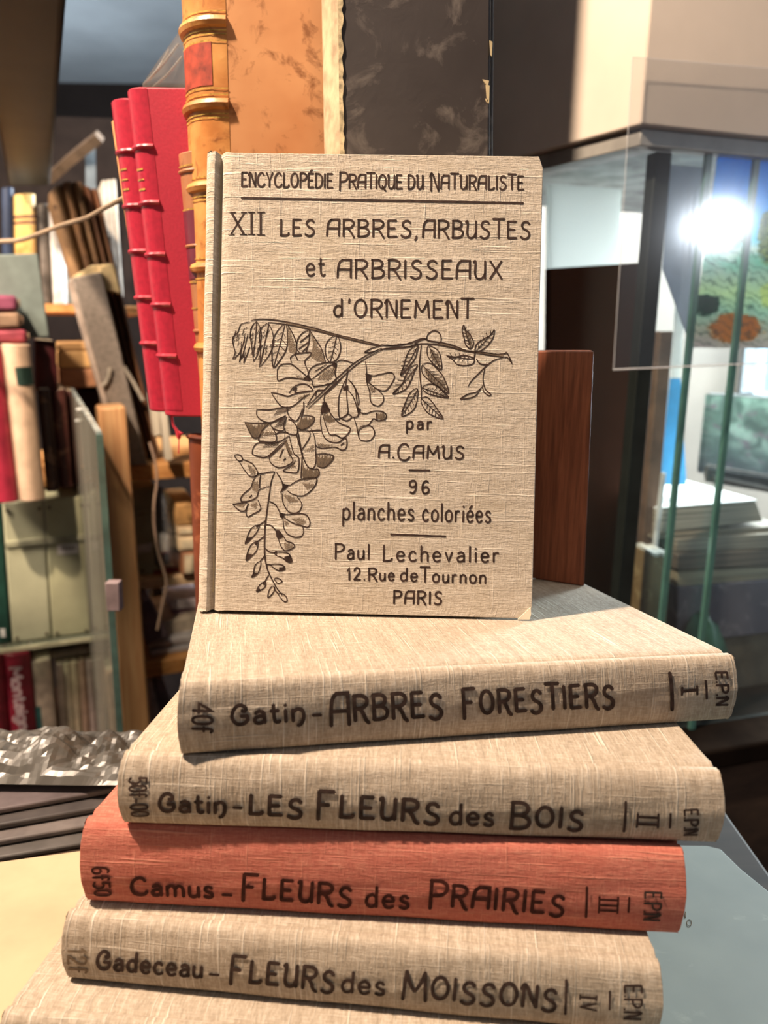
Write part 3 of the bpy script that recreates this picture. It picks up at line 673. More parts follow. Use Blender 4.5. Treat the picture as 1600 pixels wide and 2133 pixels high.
# hanging raceme
dr(T3, [((600, 440), (560, 550), (535, 720), (510, 900), (492, 1050), (485, 1250), (492, 1400), (520, 1530), (560, 1620), (620, 1730), (680, 1810))], 3.2)
dr(T3, [((400, 465), (460, 460), (560, 440), (600, 440)), ((400, 470), (360, 540), (330, 620), (260, 680), (220, 740), (240, 770), (330, 760), (400, 720), (430, 640), (540, 600)), ((440, 480), (430, 560), (430, 620)), ((320, 725), (345, 700)),
 ((135, 805), (200, 790), (290, 780)), ((135, 805), (180, 850), (220, 875), (270, 870), (300, 800)), ((310, 790), (280, 890), (300, 940), (360, 910), (440, 860), (430, 800), (410, 750)),
 ((680, 570), (760, 590), (850, 540), (960, 510), (1060, 510), (1050, 590), (980, 670), (900, 710), (800, 690), (740, 650)),
 ((680, 680), (690, 780), (740, 870), (800, 900), (870, 880), (900, 800), (850, 720)), ((620, 450), (680, 550), (690, 640)), ((545, 770), (610, 810), (660, 900)),
 ((650, 895), (720, 915), (820, 910), (900, 905), (960, 930), (990, 1000), (970, 1055), (900, 1040), (800, 1010), (720, 960), (680, 930)), ((690, 960), (700, 1060), (740, 1130), (820, 1165), (890, 1160), (920, 1110), (910, 1050)),
 ((505, 1025), (560, 1040), (610, 1090)), ((640, 1190), (660, 1250), (700, 1310), (760, 1310), (820, 1270), (790, 1230), (730, 1210), (700, 1160)),
 ((490, 1290), (540, 1330), (600, 1340)), ((590, 1340), (640, 1330), (730, 1340), (770, 1370), (790, 1440), (740, 1440), (690, 1400), (620, 1370), (590, 1340)),
 ((510, 1470), (560, 1475)), ((560, 1475), (620, 1465), (690, 1480), (712, 1522), (650, 1540), (590, 1510), (560, 1475)),
 ((490, 990), (430, 1030)), ((430, 1030), (350, 1060), (310, 1120), (290, 1180), (272, 1240), (340, 1180), (400, 1110), (430, 1030)),
 ((480, 1160), (410, 1215)), ((410, 1215), (340, 1250), (300, 1330), (282, 1425), (350, 1370), (400, 1310), (410, 1215)),
 ((480, 1385), (440, 1430)), ((440, 1435), (380, 1480), (365, 1560), (346, 1612), (410, 1570), (440, 1490), (440, 1435)),
 ((530, 1590), (490, 1660)), ((490, 1660), (430, 1700), (398, 1772), (470, 1740), (500, 1700), (490, 1660)), ((580, 1710), (540, 1750), (522, 1838), (570, 1800), (595, 1750), (580, 1710)),
 ((590, 1640), (610, 1620), (650, 1630), (680, 1660), (640, 1680), (610, 1660), (600, 1640)), ((640, 1800), (670, 1790), (720, 1820), (737, 1872), (710, 1885), (670, 1850), (640, 1800)), ((600, 1720), (600, 1750), (640, 1800))], 2.5)
fill(T3, [(680, 570), (760, 590), (720, 630), (660, 670), (690, 620)], [(650, 895), (710, 910), (690, 960), (660, 940)], [(610, 1095), (650, 1090), (700, 1160), (640, 1190), (620, 1160)], [(700, 1390), (770, 1370), (790, 1440), (740, 1440)], [(590, 1330), (630, 1320), (620, 1360)], [(650, 1505), (700, 1500), (712, 1525), (650, 1540)],
     [(290, 1170), (350, 1170), (275, 1235)], [(390, 1035), (435, 1030), (400, 1070)], [(295, 1350), (350, 1360), (285, 1420)], [(370, 1230), (412, 1215), (395, 1260)], [(365, 1560), (410, 1565), (347, 1612)], [(455, 1680), (495, 1660), (490, 1700)], [(400, 1770), (425, 1735), (445, 1755)])
shade(T3, [(350, 540), (420, 540), (420, 680), (350, 640)], [(320, 810), (420, 760), (390, 850)], [(690, 690), (800, 710), (870, 770), (760, 780)], [(780, 960), (900, 950), (960, 1000), (880, 1040)], [(700, 1220), (790, 1240), (810, 1280), (720, 1310)], [(700, 970), (770, 1010), (720, 1040)], [(900, 560), (1040, 560), (1030, 600), (960, 640)], [(150, 810), (280, 785), (250, 830)], gap=2.2)
# right-hand twig and leaves
dr(T4, [((290, 235), (420, 240), (540, 215), (640, 180), (700, 200), (800, 215), (900, 240), (1000, 280), (1060, 290), (1150, 295), (1250, 310), (1340, 305)), ((290, 270), (400, 265), (520, 250), (620, 225), (760, 230), (880, 255), (1000, 285), (1100, 300), (1200, 320), (1320, 335))], 3.0)
shade(T4, [(800, 215), (1000, 280), (1320, 312), (1310, 332), (1000, 290), (760, 230)], gap=2)
dr(T4, [((1320, 310), (1345, 300), (1385, 385), (1350, 340), (1320, 340)), ((670, 190), (690, 140), (740, 115), (785, 140), (795, 200), (770, 225)), ((1310, 340), (1240, 360), (1190, 395), (1150, 430), (1100, 480), (1050, 530), (1020, 580)), ((1160, 430), (1145, 500), (1150, 560), (1170, 610), (1210, 645), (1190, 655), (1150, 620), (1140, 570)),
 ((1140, 580), (1090, 625), (1030, 640), (990, 660), (960, 685), (1040, 675), (1090, 650), (1130, 590)), ((1090, 350), (1120, 390), (1180, 400)), ((1070, 350), (1080, 295)), ((630, 230), (620, 330), (615, 400), (620, 500), (630, 600), (630, 680)), ((575, 225), (620, 195), (680, 180))], 2.6)
leaf(T4, [(985, 65), (970, 110), (985, 170), (1000, 230), (1040, 265), (1065, 220), (1040, 150), (1000, 110), (985, 65)], (1040, 262), (982, 70), 5)
leaf(T4, [(1240, 105), (1210, 150), (1140, 190), (1090, 230), (1080, 290), (1130, 280), (1190, 230), (1230, 170), (1240, 105)], (1082, 288), (1238, 110), 5)
leaf(T4, [(840, 320), (890, 340), (950, 325), (1020, 325), (1070, 350), (1060, 390), (1000, 405), (930, 395), (890, 355), (840, 320)], (1068, 352), (845, 323), 5)
leaf(T4, [(600, 230), (530, 280), (500, 350), (480, 420), (460, 485), (530, 410), (580, 340), (610, 240)], (604, 238), (465, 475), 6)
leaf(T4, [(600, 400), (540, 420), (500, 490), (470, 560), (395, 640), (490, 610), (540, 540), (570, 460), (600, 400)], (600, 405), (405, 635), 6)
leaf(T4, [(600, 600), (540, 630), (500, 710), (468, 825), (550, 790), (590, 720), (600, 600)], (600, 605), (472, 815), 6)
leaf(T4, [(690, 240), (680, 310), (720, 380), (795, 440), (795, 360), (770, 280), (690, 240)], (694, 245), (790, 435), 5)
leaf(T4, [(640, 400), (700, 385), (760, 430), (820, 510), (858, 632), (780, 590), (700, 530), (640, 470), (640, 400)], (643, 405), (852, 622), 7)
leaf(T4, [(640, 590), (690, 560), (760, 570), (810, 620), (855, 672), (740, 655), (670, 630), (640, 590)], (643, 592), (845, 665), 6)
leaf(T4, [(630, 680), (680, 670), (730, 720), (770, 780), (810, 848), (700, 810), (640, 740), (630, 680)], (633, 683), (802, 840), 6)
shade(T4, [(985, 80), (1040, 150), (1060, 220), (1040, 262), (1000, 150)], [(640, 410), (820, 520), (850, 625), (700, 530)], [(700, 260), (780, 300), (790, 430), (720, 350)], gap=3)
mt.build('drawing_shading', M_INKG, B0.case, world=False)
m.build('branch_drawing', M_INK, B0.case, world=False)
# rubbed lower corner of the upright board
m = MB()
q = [fm((1078, 1290), .00016), fm((1105, 1264), .00016), fm((1106, 1279), .00016), fm((1103, 1290), .00016)]
poly_pts = [V3(*p) for p in q]; m.add(poly_pts + [p+V3(0, 0, .0006) for p in poly_pts], [(0, 1, 2, 3), (7, 6, 5, 4)] + [(i, (i+1) % 4, (i+1) % 4+4, i+4) for i in range(4)])
m.build('worn_corner', plain('bare_cloth_corner', 'e8dcc4', .9, .1, var=.05), B0.case, world=False)['label'] = 'pale rubbed corner'

# ---------------------------------------------------------------- leather books standing behind the stack
def loft(name, secs_top, secs_bot, mat, parent=None, smooth=True, bevel=.0008):
    """closed outline of 3-D points at the head and at the foot"""
    n = len(secs_top); m = MB(); rows = 14; vs = []
    for k in range(rows+1):
        t = k/rows
        for a, b in zip(secs_top, secs_bot): vs.append(a+(b-a)*t)
    fs = [(k*n+i, k*n+(i+1) % n, (k+1)*n+(i+1) % n, (k+1)*n+i) for k in range(rows) for i in range(n)]
    fs += [tuple(range(n))[::-1], tuple(rows*n+i for i in range(n))]
    m.add(vs, fs); return m.build(name, mat, parent, smooth=smooth, bevel=bevel, sharp=42)
def arc_pts(h, l, D0, D1, y, bul, k=7):
    """spine outline in px from hinge (h, depth D0) round to the far joint (l, depth D1); bul px outward"""
    out = []
    for i in range(k):
        t = i/(k-1); x = h+(l-h)*t; D = D0+(D1-D0)*t
        p = P(x, y, D); n = norm(np.cross(P(l, y, D1)-P(h, y, D0), (0, 0, 1)))
        if n[1] > 0: n = -n
        out.append(p + n*bul*math.sin(math.pi*t)**.7)
    return out
class Tall:
    """standing book seen by spine (left) and front board: px/depth outlines at head and foot"""
    def __init__(s, name, label, cover, head, foot, Dh, thick, xr_h, xr_f, bul=.003, group=None, pagem=None, spine=None, cut=.004):
        (hx, lx, yh), (hfx, lfx, yf) = head, foot
        s.bul = bul
        top = arc_pts(hx, lx, Dh, Dh+thick, yh, bul); bot = arc_pts(hfx, lfx, Dh, Dh+thick, yf, bul)
        s.zt, s.zb = top[0][2], bot[0][2]
        for q in top: q[2] = s.zt
        for q in bot: q[2] = s.zb
        s.top, s.bot = top, bot; k = len(top)
        c = (top[0]+top[-1]+bot[0]+bot[-1])/4
        s.root = empty(name, (c[0], c[1], s.zb), label, 'book', group)
        fr_t, fr_b = P(xr_h, yh, Dh), P(xr_f, yf, Dh); fr_t[2], fr_b[2] = s.zt, s.zb
        bk_t, bk_b = fr_t+V3(.004, thick, 0), fr_b+V3(.004, thick, 0)
        th = .0022
        # case: spine arc + two boards as one C-shaped outline
        def inner(a):
            cc = (a[0]+a[-1])/2; return [p + norm(cc-p)*th*1.0 if 0 < i < k-1 else p for i, p in enumerate(a)]
        def cshape(a, f, b):
            bw = norm(b-f)
            return [f] + a + [b] + [b-bw*th] + [a[-1]-bw*th+norm(f-a[0])*th*2] + inner(a)[1:-1][::-1] + [a[0]+bw*th+norm(f-a[0])*th*2] + [f+bw*th]
        s.case = loft('cover', cshape(top, fr_t, bk_t), cshape(bot, fr_b, bk_b), cover, s.root)
        w = norm(fr_t-top[0]); bw = norm(bk_t-fr_t)
        d = V3(0, 0, cut)
        def pg(a, f, b, sg): return [a[0]+bw*th+w*.003-d*sg, f+bw*th-w*cut-d*sg, b-bw*th-w*cut-d*sg, a[-1]-bw*th+w*.003-d*sg]
        loft('page_block', pg(top, fr_t, bk_t, 1), pg(bot, fr_b, bk_b, -1), pagem or M_PAGES, s.root, False, 0)
    def at(s, y):  # spine outline at the height seen at pixel row y on the hinge
        lo, hi = 0, 1
        for _ in range(30):
            t = (lo+hi)/2; p = s.top[0]+(s.bot[0]-s.top[0])*t
            yy = CY - F*(p@UP)/(p@_f)
            if yy < y: lo = t
            else: hi = t
        return [a+(b-a)*t for a, b in zip(s.top, s.bot)]
    def band(s, y, r, mat, name='raised_band'):
        q = smooth_line(s.at(y), 3); MB().tube(q, r, 8).build(name, mat, s.case, smooth=True)
    def strip(s, y0, y1, mat, name, lift=.00025, i0=0, i1=None):
        a, b = s.at(y0)[i0:i1], s.at(y1)[i0:i1]; m = MB()
        def off(L_): 
            cc = (s.top[0]+s.top[-1])/2; out = []
            for i, p in enumerate(L_):
                t = L_[min(i+1, len(L_)-1)]-L_[max(i-1, 0)]; n = norm(np.cross(t, (0, 0, 1))); n = n if n[1] < 0 else -n
                out.append(p+n*lift)
            return out
        a2, b2 = off(a), off(b); n = len(a2)
        m.add(a2+b2, [(i, i+1, n+i+1, n+i) for i in range(n-1)]); return m.build(name, mat, s.case, smooth=True)

M_CALF = mottled('marbled_calf', 'cd9566', 'b97d50', '8f5d38', 75, .5, .3, (.55, .66), .12)
M_CALFS = mottled('calf_spine', 'd29a58', 'a9682f', '8a5226', 120, .38, .5, (.55, .68), .3)
M_GILT = plain('gilt_tooling', 'e0b85c', .35, .6, .4, var=.2, scale=500)
M_OXLAB = plain('oxblood_label', 'a8432f', .5, .4, var=.15, scale=200)
tan = Tall('leather_book', 'tall marbled orange calf book with raised spine bands standing behind the upright book', M_CALF,
           (462, 370, -260), (520, 462, 1640), .372, .020, 720, 730, .0075, pagem=M_PAGES, cut=.003)
tan.bot[0][2] = tan.bot[0][2]
for y in (-150, 44, 216, 386, 556, 726): tan.band(y, .0024, M_CALFS)
tan.strip(-255, 1500, M_CALFS, 'spine_leather', .00018)
tan.strip(88, 178, M_OXLAB, 'title_label', .0004, 1, 6)
for y in (22, 62, 70, 84, 183, 196, 236, 244, 366, 406, 414, 536, 578): tan.strip(y, y+2.6, M_GILT, 'gilt_line', .0005)
M_BLK = mottled('worn_black_leather', '474140', '3a3433', '6f6762', 60, .5, .3, (.54, .70), .25)
M_VELL = plain('worn_vellum', 'cdb596', .6, .25, var=.12, scale=120, bump=.2)
blk = Tall('leather_book', 'tall worn black book with a pale frayed left edge standing behind the upright book', M_BLK,
           (704, 668, -240), (730, 700, 1650), .3445, .020, 1024, 1010, .0012, cut=.003)
blk.strip(-238, 1500, M_VELL, 'pale_spine', .0003)
m = MB(); ed = []
for k in range(46):
    y = -230+k*14; p = blk.at(y)[0]; w = .0007+.0011*random.random()
    ed.append((p+V3(-.0007, -.0004, 0), p+V3(w*.9, -.0005, 0)))
for k in range(len(ed)-1):
    a, b = ed[k], ed[k+1]; m.add([a[0], a[1], b[1], b[0]], [(0, 1, 2, 3)])
m.build('frayed_edge', plain('frayed_paper', 'e4d0a8', .8, .1, var=.2, scale=300), blk.root)
m = MB()
for (x, y, w, h) in ((1016, 175, 4, 40), (1012, 165, 7, 12), (1023, 84, 3, 34), (1014, 205, 3, 10)):
    q = [P(x-w, y, .3438), P(x+w, y+3, .3438), P(x+w*.7, y+h, .3438), P(x-w*.3, y+h-4, .3438)]; m.add(q+[p+V3(0, .0006, 0) for p in q], [(0, 1, 2, 3), (7, 6, 5, 4)]+[(i, (i+1) % 4, (i+1) % 4+4, i+4) for i in range(4)])
m.build('chipped_edge', plain('chipped_board', 'd8c49c', .8, .1), blk.root)

# two red morocco books, with a clear-wrapped brown one before them
M_MOR = plain('red_morocco', 'b42a40', .5, .4, var=.03, scale=900, bump=.12)
M_MORS = plain('red_morocco_spine', 'b0293e', .30, .6, var=.05, scale=400, bump=.15)
ra = Tall('red_book', 'bright red leather book with its whole front cover showing, right of the red pair', M_MOR, (306, 269, 181), (382, 347, 868), .392, .0100, 500, 505, .0040, 'red leather pair')
rb = Tall('red_book', 'red leather book pressed behind its twin, left spine of the red pair', M_MORS, (274, 234, 204), (349, 316, 858), .4045, .0100, 470, 475, .0040, 'red leather pair')
for bk, ys in ((ra, (305, 422, 530, 635, 742)), (rb, (314, 428, 523, 620, 716))):
    bk.strip((184 if bk is ra else 207), 855, M_MORS, 'spine_leather', .00015)
    for y in ys: bk.band(y, .0013, M_MORS)
    bk.strip(350, 354, M_GILT, 'gilt_letter', .0004, 2, 5); bk.strip(372, 375, M_GILT, 'gilt_letter', .0004, 2, 5); bk.strip(392, 396, M_GILT, 'gilt_letter', .0004, 2, 5)
tb = Tall('thin_book', 'thin tan board book standing left of the red pair', plain('tan_board', 'd29a68', .6, .3, var=.1), (238, 232, 250), (322, 316, 838), .4155, .004, 420, 430, .0004, cut=.002)
# ribbon marker hanging from the right red book
c = [P(x, y, .396) for x, y in ((358, 866), (361, 886), (368, 896), (372, 906), (373, 914))]
m = MB().tube(c, [.0007, .0007, .0009, .0014, .0009], 6); m.tube([P(372, 898, .396), P(378, 902, .396), P(373, 912, .396)], [.0006, .0013, .0006], 6); m.tube([P(373, 914, .396), P(372, 945, .396)], .0003, 5)
m.build('ribbon_marker', plain('red_ribbon', 'd23a4c', .6), ra.root, smooth=True)
M_FILM = glass('clear_film', (.94, .93, .92), .10, 'cfc4b4', .12, .10)
M_TANL = mottled('pale_brown_leather', 'a87450', '8a5a3c', '6d4330', 90, .35, .5)
wb = Tall('wrapped_book', 'pale brown leather book in clear film standing between red and orange books', M_TANL, (418, 371, 312), (462, 425, 905), .3785, .010, 470, 500, .002)
wb.strip(436, 580, plain('plum_label', '6d2c3c', .35, .5), 'title_label', .0003, 1, 7)
for y in (340, 432, 585, 640, 720): wb.strip(y, y+3, M_GILT, 'gilt_line', .0004)
for y in (352, 510, 690): wb.band(y, .0009, M_TANL)
m = MB(); q = [P(296, 176, .43), P(328, 128, .43), P(376, 62, .43), P(420, 60, .43), P(420, 190, .43), P(300, 190, .43)]
m.add(q+[p+V3(.001, .0012, 0) for p in q], [tuple(range(6)), tuple(range(6, 12))[::-1]]+[(i, (i+1) % 6, (i+1) % 6+6, i+6) for i in range(6)])
for a, b in (((300, 176), (372, 92)), ((318, 184), (380, 118)), ((310, 168), (352, 104))): m.tube([P(*a, .4295), P((a[0]+b[0])/2+2, (a[1]+b[1])/2+3, .428), P(*b, .4295)], .0007, 5)
m.build('clear_wrap', M_FILM, wb.root, smooth=True)
# brown leather book below them
bb = Tall('brown_book', 'old scuffed brown leather book standing under the red pair beside the upright book', mottled('old_brown_leather', '7a3f26', '5e2e1c', '9a5a3c', 60, .4, .4), (432, 392, 908), (470, 424, 1640), .388, .012, 620, 640, .0025)
pts = bb.at(914); bb.band(914, .0014, mottled('brown_headcap', '6a3420', '55291a', '8a5034', 90, .4, .4), 'head_cap')

# ---------------------------------------------------------------- wooden block on the topmost book
m = MB(); n1 = V3(.0012, .1058, .9944)
fbl, fbr = plane_hit(1096, 1204, B1.o, NV), plane_hit(1217, 1222, B1.o, NV)
ftl, ftr = P(1106, 731, fbl[1]), P(1237, 732, fbr[1])
bk = V3(.006, .026, 0)
lo = [fbl+NV*.0002, fbr+NV*.0002, fbr+bk+V3(0, 0, -.0024), fbl+bk+V3(0, 0, -.0024)]
m.hexa([ftl, ftr, lo[1], lo[0], ftl+bk, ftr+bk, lo[2], lo[3]])
tag(m.build('wooden_block', M_REDWOOD, bevel=.0006), 'upright reddish-brown wooden block standing behind the upright book on the top cover', 'block')

# ---------------------------------------------------------------- pine bookcase on the left
O = P(262, 990, 1.0); SV = norm(V3(-.4058, .9139, 0)); SU = V3(SV[1], -SV[0], 0)
def rk(px, py, v=0): return plane_hit(px, py, O+SV*v, SV)
def zsh(px, py, v): return rk(px, py, v)[2]
Z_C, Z_D, Z_A, Z_G, Z_L = zsh(130, 634, .165), zsh(150, 996, .03), zsh(300, 968, 0), zsh(120, 1336, -.045), zsh(150, 1613, -.005)
Z_P, Z_B = zsh(330, 1205, .03), zsh(330, 1378, -.01)
E_ = .0004
def rprism(m, quad, v, depth, bulge=0, k=1, zb=None, zt=None):
    """solid whose front face is the px quad (tl, tr, br, bl) on the rack plane v metres back"""
    tl, tr, br, bl = [rk(x, y, v) for x, y in quad]; vs = []
    if zb is not None: br[2] = bl[2] = zb+E_
    if zt is not None: tl[2], tr[2] = min(tl[2], zt), min(tr[2], zt)
    for i in range(k+1):
        t = i/k; o = -SV*bulge*math.sin(math.pi*t)**.7
        vs += [tl+(tr-tl)*t+o, bl+(br-bl)*t+o]
    b = len(vs); vs += [tl+SV*depth, bl+SV*depth, tr+SV*depth, br+SV*depth]
    fs = [(2*i, 2*i+1, 2*i+3, 2*i+2) for i in range(k)]
    fs += [(0, b, b+1, 1), (2*k, 2*k+1, b+3, b+2), (b, b+2, b+3, b+1), tuple([2*i for i in range(k+1)]+[b+2, b]), tuple([2*i+1 for i in range(k+1)][::-1]+[b+1, b+3])]
    return m.add(vs, fs)
case = empty('bookcase', (O[0], O[1]+.1, ZF), 'pine bookcase with a square post and crowded shelves', 'bookcase')
def cpart(name, quad, v, depth, mat, bevel=.002): return rprism(MB(), quad, v, depth).build(name, mat, case, bevel=bevel)
cpart('post', [(204, 850), (262, 846), (372, 2300), (312, 2300)], -.06, .05, M_PINE, .003)
cpart('post', [(172, 800), (226, 798), (330, 2300), (280, 2300)], .16, .05, M_PINE, .003)
def board(name, x0, x1, py, v, zt, th, depth, mat):
    a, b = rk(x0, py, v), rk(x1, py, v); a[2] = b[2] = zt; d = V3(0, 0, th)
    return MB().hexa([a, b, b-d, a-d, a+SV*depth, b+SV*depth, b+SV*depth-d, a+SV*depth-d]).build(name, mat, case, bevel=.0015)
board('shelf_board', 256, 520, 974, 0, Z_A, .021, .28, M_PINEX)
board('shelf_board', 290, 470, 1205, .03, Z_P, .014, .26, plain('pale_shelf', 'e2c49a', .5, var=.06))
board('shelf_board', 298, 480, 1380, -.01, Z_B, .022, .28, M_PINEX)
board('shelf_board', -240, 300, 640, .165, Z_C, .012, .20, M_PINEX)
board('shelf_board', -240, 236, 1000, .03, Z_D, .009, .28, M_PINEX)
board('shelf_board', -240, 252, 1600, -.005, Z_L, .02, .30, M_DARKWOOD)
cpart('back_panel', [(-520, 220), (700, 262), (700, 1900), (-520, 2400)], .42, .012, plain('dark_panel', '241c18', .8, .1, var=.1))

pm = {}
def M(c, rough=.55, spec=.3, var=.10, scale=60, bump=0):
    k = (c, rough)
    if k not in pm: pm[k] = plain('cloth_'+c, c, rough, spec, var=var, scale=scale, bump=bump)
    return pm[k]
M_PG2 = pages('cream_page_edges', 'bfae90', 'e6dabf', 'X', 700)
def sbook(name, quad, v, depth, mat, label, group=None, bulge=.004, cat='book', pg=True, zb=None):
    """shelved book, spine out: case with hollow head showing the page block"""
    tl, tr, br, bl = [rk(x, y, v) for x, y in quad]
    if zb is not None: br[2] = bl[2] = zb+E_
    root = empty(name, tuple((bl+br)/2+SV*depth*.5), label, cat, group)
    rprism(MB(), quad, v, depth, bulge, 8, zb).build('cover', mat, root, smooth=True, bevel=.0012, sharp=50)
    if pg:
        a = .12; w = tr-tl; top = [tl+w*a+SV*.006, tr-w*a+SV*.006, tr-w*a+SV*(depth-.003), tl+w*a+SV*(depth-.003)]
        up = norm(tl-bl)
        m = MB(); lo_ = [p-up*.004 for p in top]; hi = [p+up*.0006 for p in top]
        m.hexa([hi[0], hi[1], lo_[1], lo_[0], hi[3], hi[2], lo_[2], lo_[3]]); m.build('page_block', M_PG2, root)
    return root
def patch(root, name, quad, v, mat, bulge=.004, lift=.0006, label=None):
    tl, tr, br, bl = [rk(x, y, v) for x, y in quad]; m = MB(); vs = []; k = 8
    for i in range(k+1):
        t = i/k; o = -SV*(bulge*math.sin(math.pi*t)**.7+lift); vs += [tl+(tr-tl)*t+o, bl+(br-bl)*t+o]
    m.add(vs, [(2*i, 2*i+1, 2*i+3, 2*i+2) for i in range(k)]); o = m.build(name, mat, root, smooth=True)
    if label: o['label'] = label
    return o
# top left row
sbook('book', [(3, 392), (28, 390), (34, 650), (8, 652)], .17, .13, M('2c3a55', .35, .5), 'slim navy blue book at the far left of the upper shelf', zb=Z_C)
b = sbook('book', [(29, 406), (73, 404), (79, 646), (34, 648)], .17, .13, mottled('yellow_vellum', 'e0bd78', 'c99d55', 'a87c40', 40, .35, .5), 'yellow vellum book with two dark lines on its spine, upper shelf', bulge=.006, zb=Z_C)
for y in (450, 462): patch(b, 'label_line', [(30, y), (73, y-2), (74, y+4), (30, y+6)], .17, M('6d4038'), .006)
sbook('book', [(80, 426), (100, 424), (108, 642), (88, 645)], .17, .12, M('77706a', .25, .6, .25, 30), 'narrow dented silver-grey book between the yellow and the white book', zb=Z_C)
sbook('book', [(101, 426), (130, 423), (142, 640), (112, 643)], .168, .13, M('e6e2dc', .3, .5), 'glossy white book on the upper shelf', zb=Z_C)
t = rprism(MB(), [(132.5, 432), (176, 420), (196, 636), (145, 640)], .172, .012, 0, 1, Z_C).build('grey_folder', M('a6aca4', .6), bevel=.001); tag(t, 'pale grey-green folder standing right of the glossy white book', 'folder')
for i, x in enumerate((212, 222, 232)):
    t = rprism(MB(), [(x, 376-i), (x+8.5, 375-i), (x+26, 640), (x+17, 641)], .18, .10, 0, 1, Z_C).build('pamphlet', M('d9d0c2', .7), bevel=.001)
    tag(t, 'white pamphlet spine standing upright just left of the red leather pair', 'pamphlet', 'three white pamphlets left of the red pair')
# bracket and grey strut in the dark
t = MB().tube([rk(104, 372, .34), rk(150, 330, .30), rk(208, 284, .26)], .010, 4).build('bracket', M('6a5a4c', .5)); tag(t, 'slanting brown-grey shelf bracket in the dark upper corner', 'bracket')
t = rprism(MB(), [(178, 308), (199, 307), (204, 640), (182, 641)], .30, .02, 0, 1, Z_C).build('metal_upright', M('6c757a', .4)); tag(t, 'grey metal upright strip rising behind the brown leaning books', 'upright')
# fan of brown leaning books and the grey portfolio in front
fan = [((100, 404), (127, 381), (282, 962), (262, 966), '9b7a58'), ((127, 381), (150, 376), (298, 958), (282, 962), '83603f'), ((150, 378), (172, 380), (312, 955), (298, 958), '8f7050'), ((172, 386), (190, 392), (324, 953), (312, 956), '5e3a2a'), ((190, 392), (206, 398), (336, 950), (324, 953), '7a5038')]
lab = ['tan leather book leaning left, outermost of the leaning fan', 'brown leather book leaning left, second in the leaning fan', 'light brown leather book leaning left in the middle of the fan', 'dark red-brown leather book leaning left, fourth in the leaning fan', 'reddish leather book leaning left, nearest the red pair']
for (tl, tr, br, bl, c), l in zip(fan, lab): sbook('leather_book', [(tl[0]+1.2, tl[1]), (tr[0]-1.2, tr[1]), (br[0]-1.2, br[1]), (bl[0]+1.2, bl[1])], .045, .10, mottled('leather_'+c, c, '5c4430', '4a3526', 60, .5, .3), l, 'leaning brown leather books', .005, zb=Z_A)
pf = empty('portfolio', tuple(rk(285, 955, -.02)), 'grey cloth portfolio leaning left with cream sheets sticking out of its top', 'portfolio')
rprism(MB(), [(150, 578), (212, 566), (306, 940), (262, 964)], -.006, .04, 0, 1, Z_A).build('cover', M('857b72', .7, .2, .08, 200, .1), pf, bevel=.002)
m = MB(); rprism(m, [(150, 577), (190, 553), (236, 549), (213, 580)], .002, .03); rprism(m, [(205, 556), (236, 549), (252, 612), (216, 600)], -.001, .03); m.build('cream_sheets', M('e0c795', .8), pf, bevel=.001)
rprism(MB(), [(142, 590), (150, 578), (262, 964), (250, 966)], .004, .026, 0, 1, Z_A).build('board_edge', M('b3a295', .7), pf, bevel=.001)
for pts in (((212, 806), (224, 792), (230, 766)), ((258, 764), (280, 800), (298, 834))):
    MB().tube(smooth_line([rk(x, y, -.010) for x, y in pts]), .0025, 6).build('tie', M('a39a8c'), pf, smooth=True)
for i, (a, b) in enumerate((((312, 820), (322, 908)), ((328, 818), (346, 960)))):
    t = rprism(MB(), [a, (a[0]+15, a[1]-2), (b[0]+13, b[1]-3), b], -.03-.002*i, .02).build('pamphlet', pages('pamphlet_edge%d' % i, 'b9ad97', 'e2d8c6', 'X', 500)); tag(t, ('shorter' if i == 0 else 'longer')+' of two ribbed cream pamphlets hanging below the red pair', 'pamphlet')

# teal board, three lying books, front row of the left shelf
t = rprism(MB(), [(-60, 532), (78, 528), (103, 702), (-60, 708)], -.045, .014).build('hardcover', M('74807b', .55, .35, .05), bevel=.0015); tag(t, 'plain grey-green hardcover board standing behind the lying books', 'book')
def lying(quad, v, c, label, cc=None):
    r = empty('book', tuple(rk(quad[3][0], quad[3][1], v)), label, 'book', 'books lying flat on the red and cream spines')
    rprism(MB(), quad, v, .05).build('cover', M(c, .5), r, bevel=.004)
    tl, tr, br, bl = [np.array(q, float) for q in quad]
    rprism(MB(), [tuple(tr+(br-tr)*.25+(2, 0)), tuple(tr+(br-tr)*.25+(5, 0)), tuple(br+(tr-br)*.25+(5, 0)), tuple(br+(tr-br)*.25+(2, 0))], v+.008, .035).build('page_block', M('b3937a', .8), r)
lying([(-80, 612), (34, 615), (37, 648), (-80, 652)], -.10, '8c4a62', 'small purple book lying flat, topmost of three')
lying([(-80, 652), (41, 650), (44, 684), (-80, 688)], -.10, '9b7f68', 'brownish beige book lying flat between purple and red ones')
lying([(-80, 689), (54, 686), (57, 714), (-80, 718)], -.10, '9c4350', 'red book lying flat, lowest of three')
sbook('book', [(-60, 726), (2, 722), (38, 1028), (-14, 1036)], -.10, .06, M('a32a40', .4, .4), 'tall red book at the left edge beside the cream spine', bulge=.008, zb=Z_D)
b = sbook('book', [(2, 716), (62, 718), (93, 1022), (38, 1028)], -.10, .06, M('d3b59a', .5, .3, .06), 'cream book with a dark green label on its spine', bulge=.010, zb=Z_D)
patch(b, 'title_label', [(13, 765), (66, 763), (71, 801), (19, 803)], -.10, M('2b4038', .4), .010)
sbook('book', [(70, 708), (115, 711), (121, 812), (72, 815)], -.03, .10, M('4a1f22', .5), 'dark maroon book standing above two smaller dark spines')
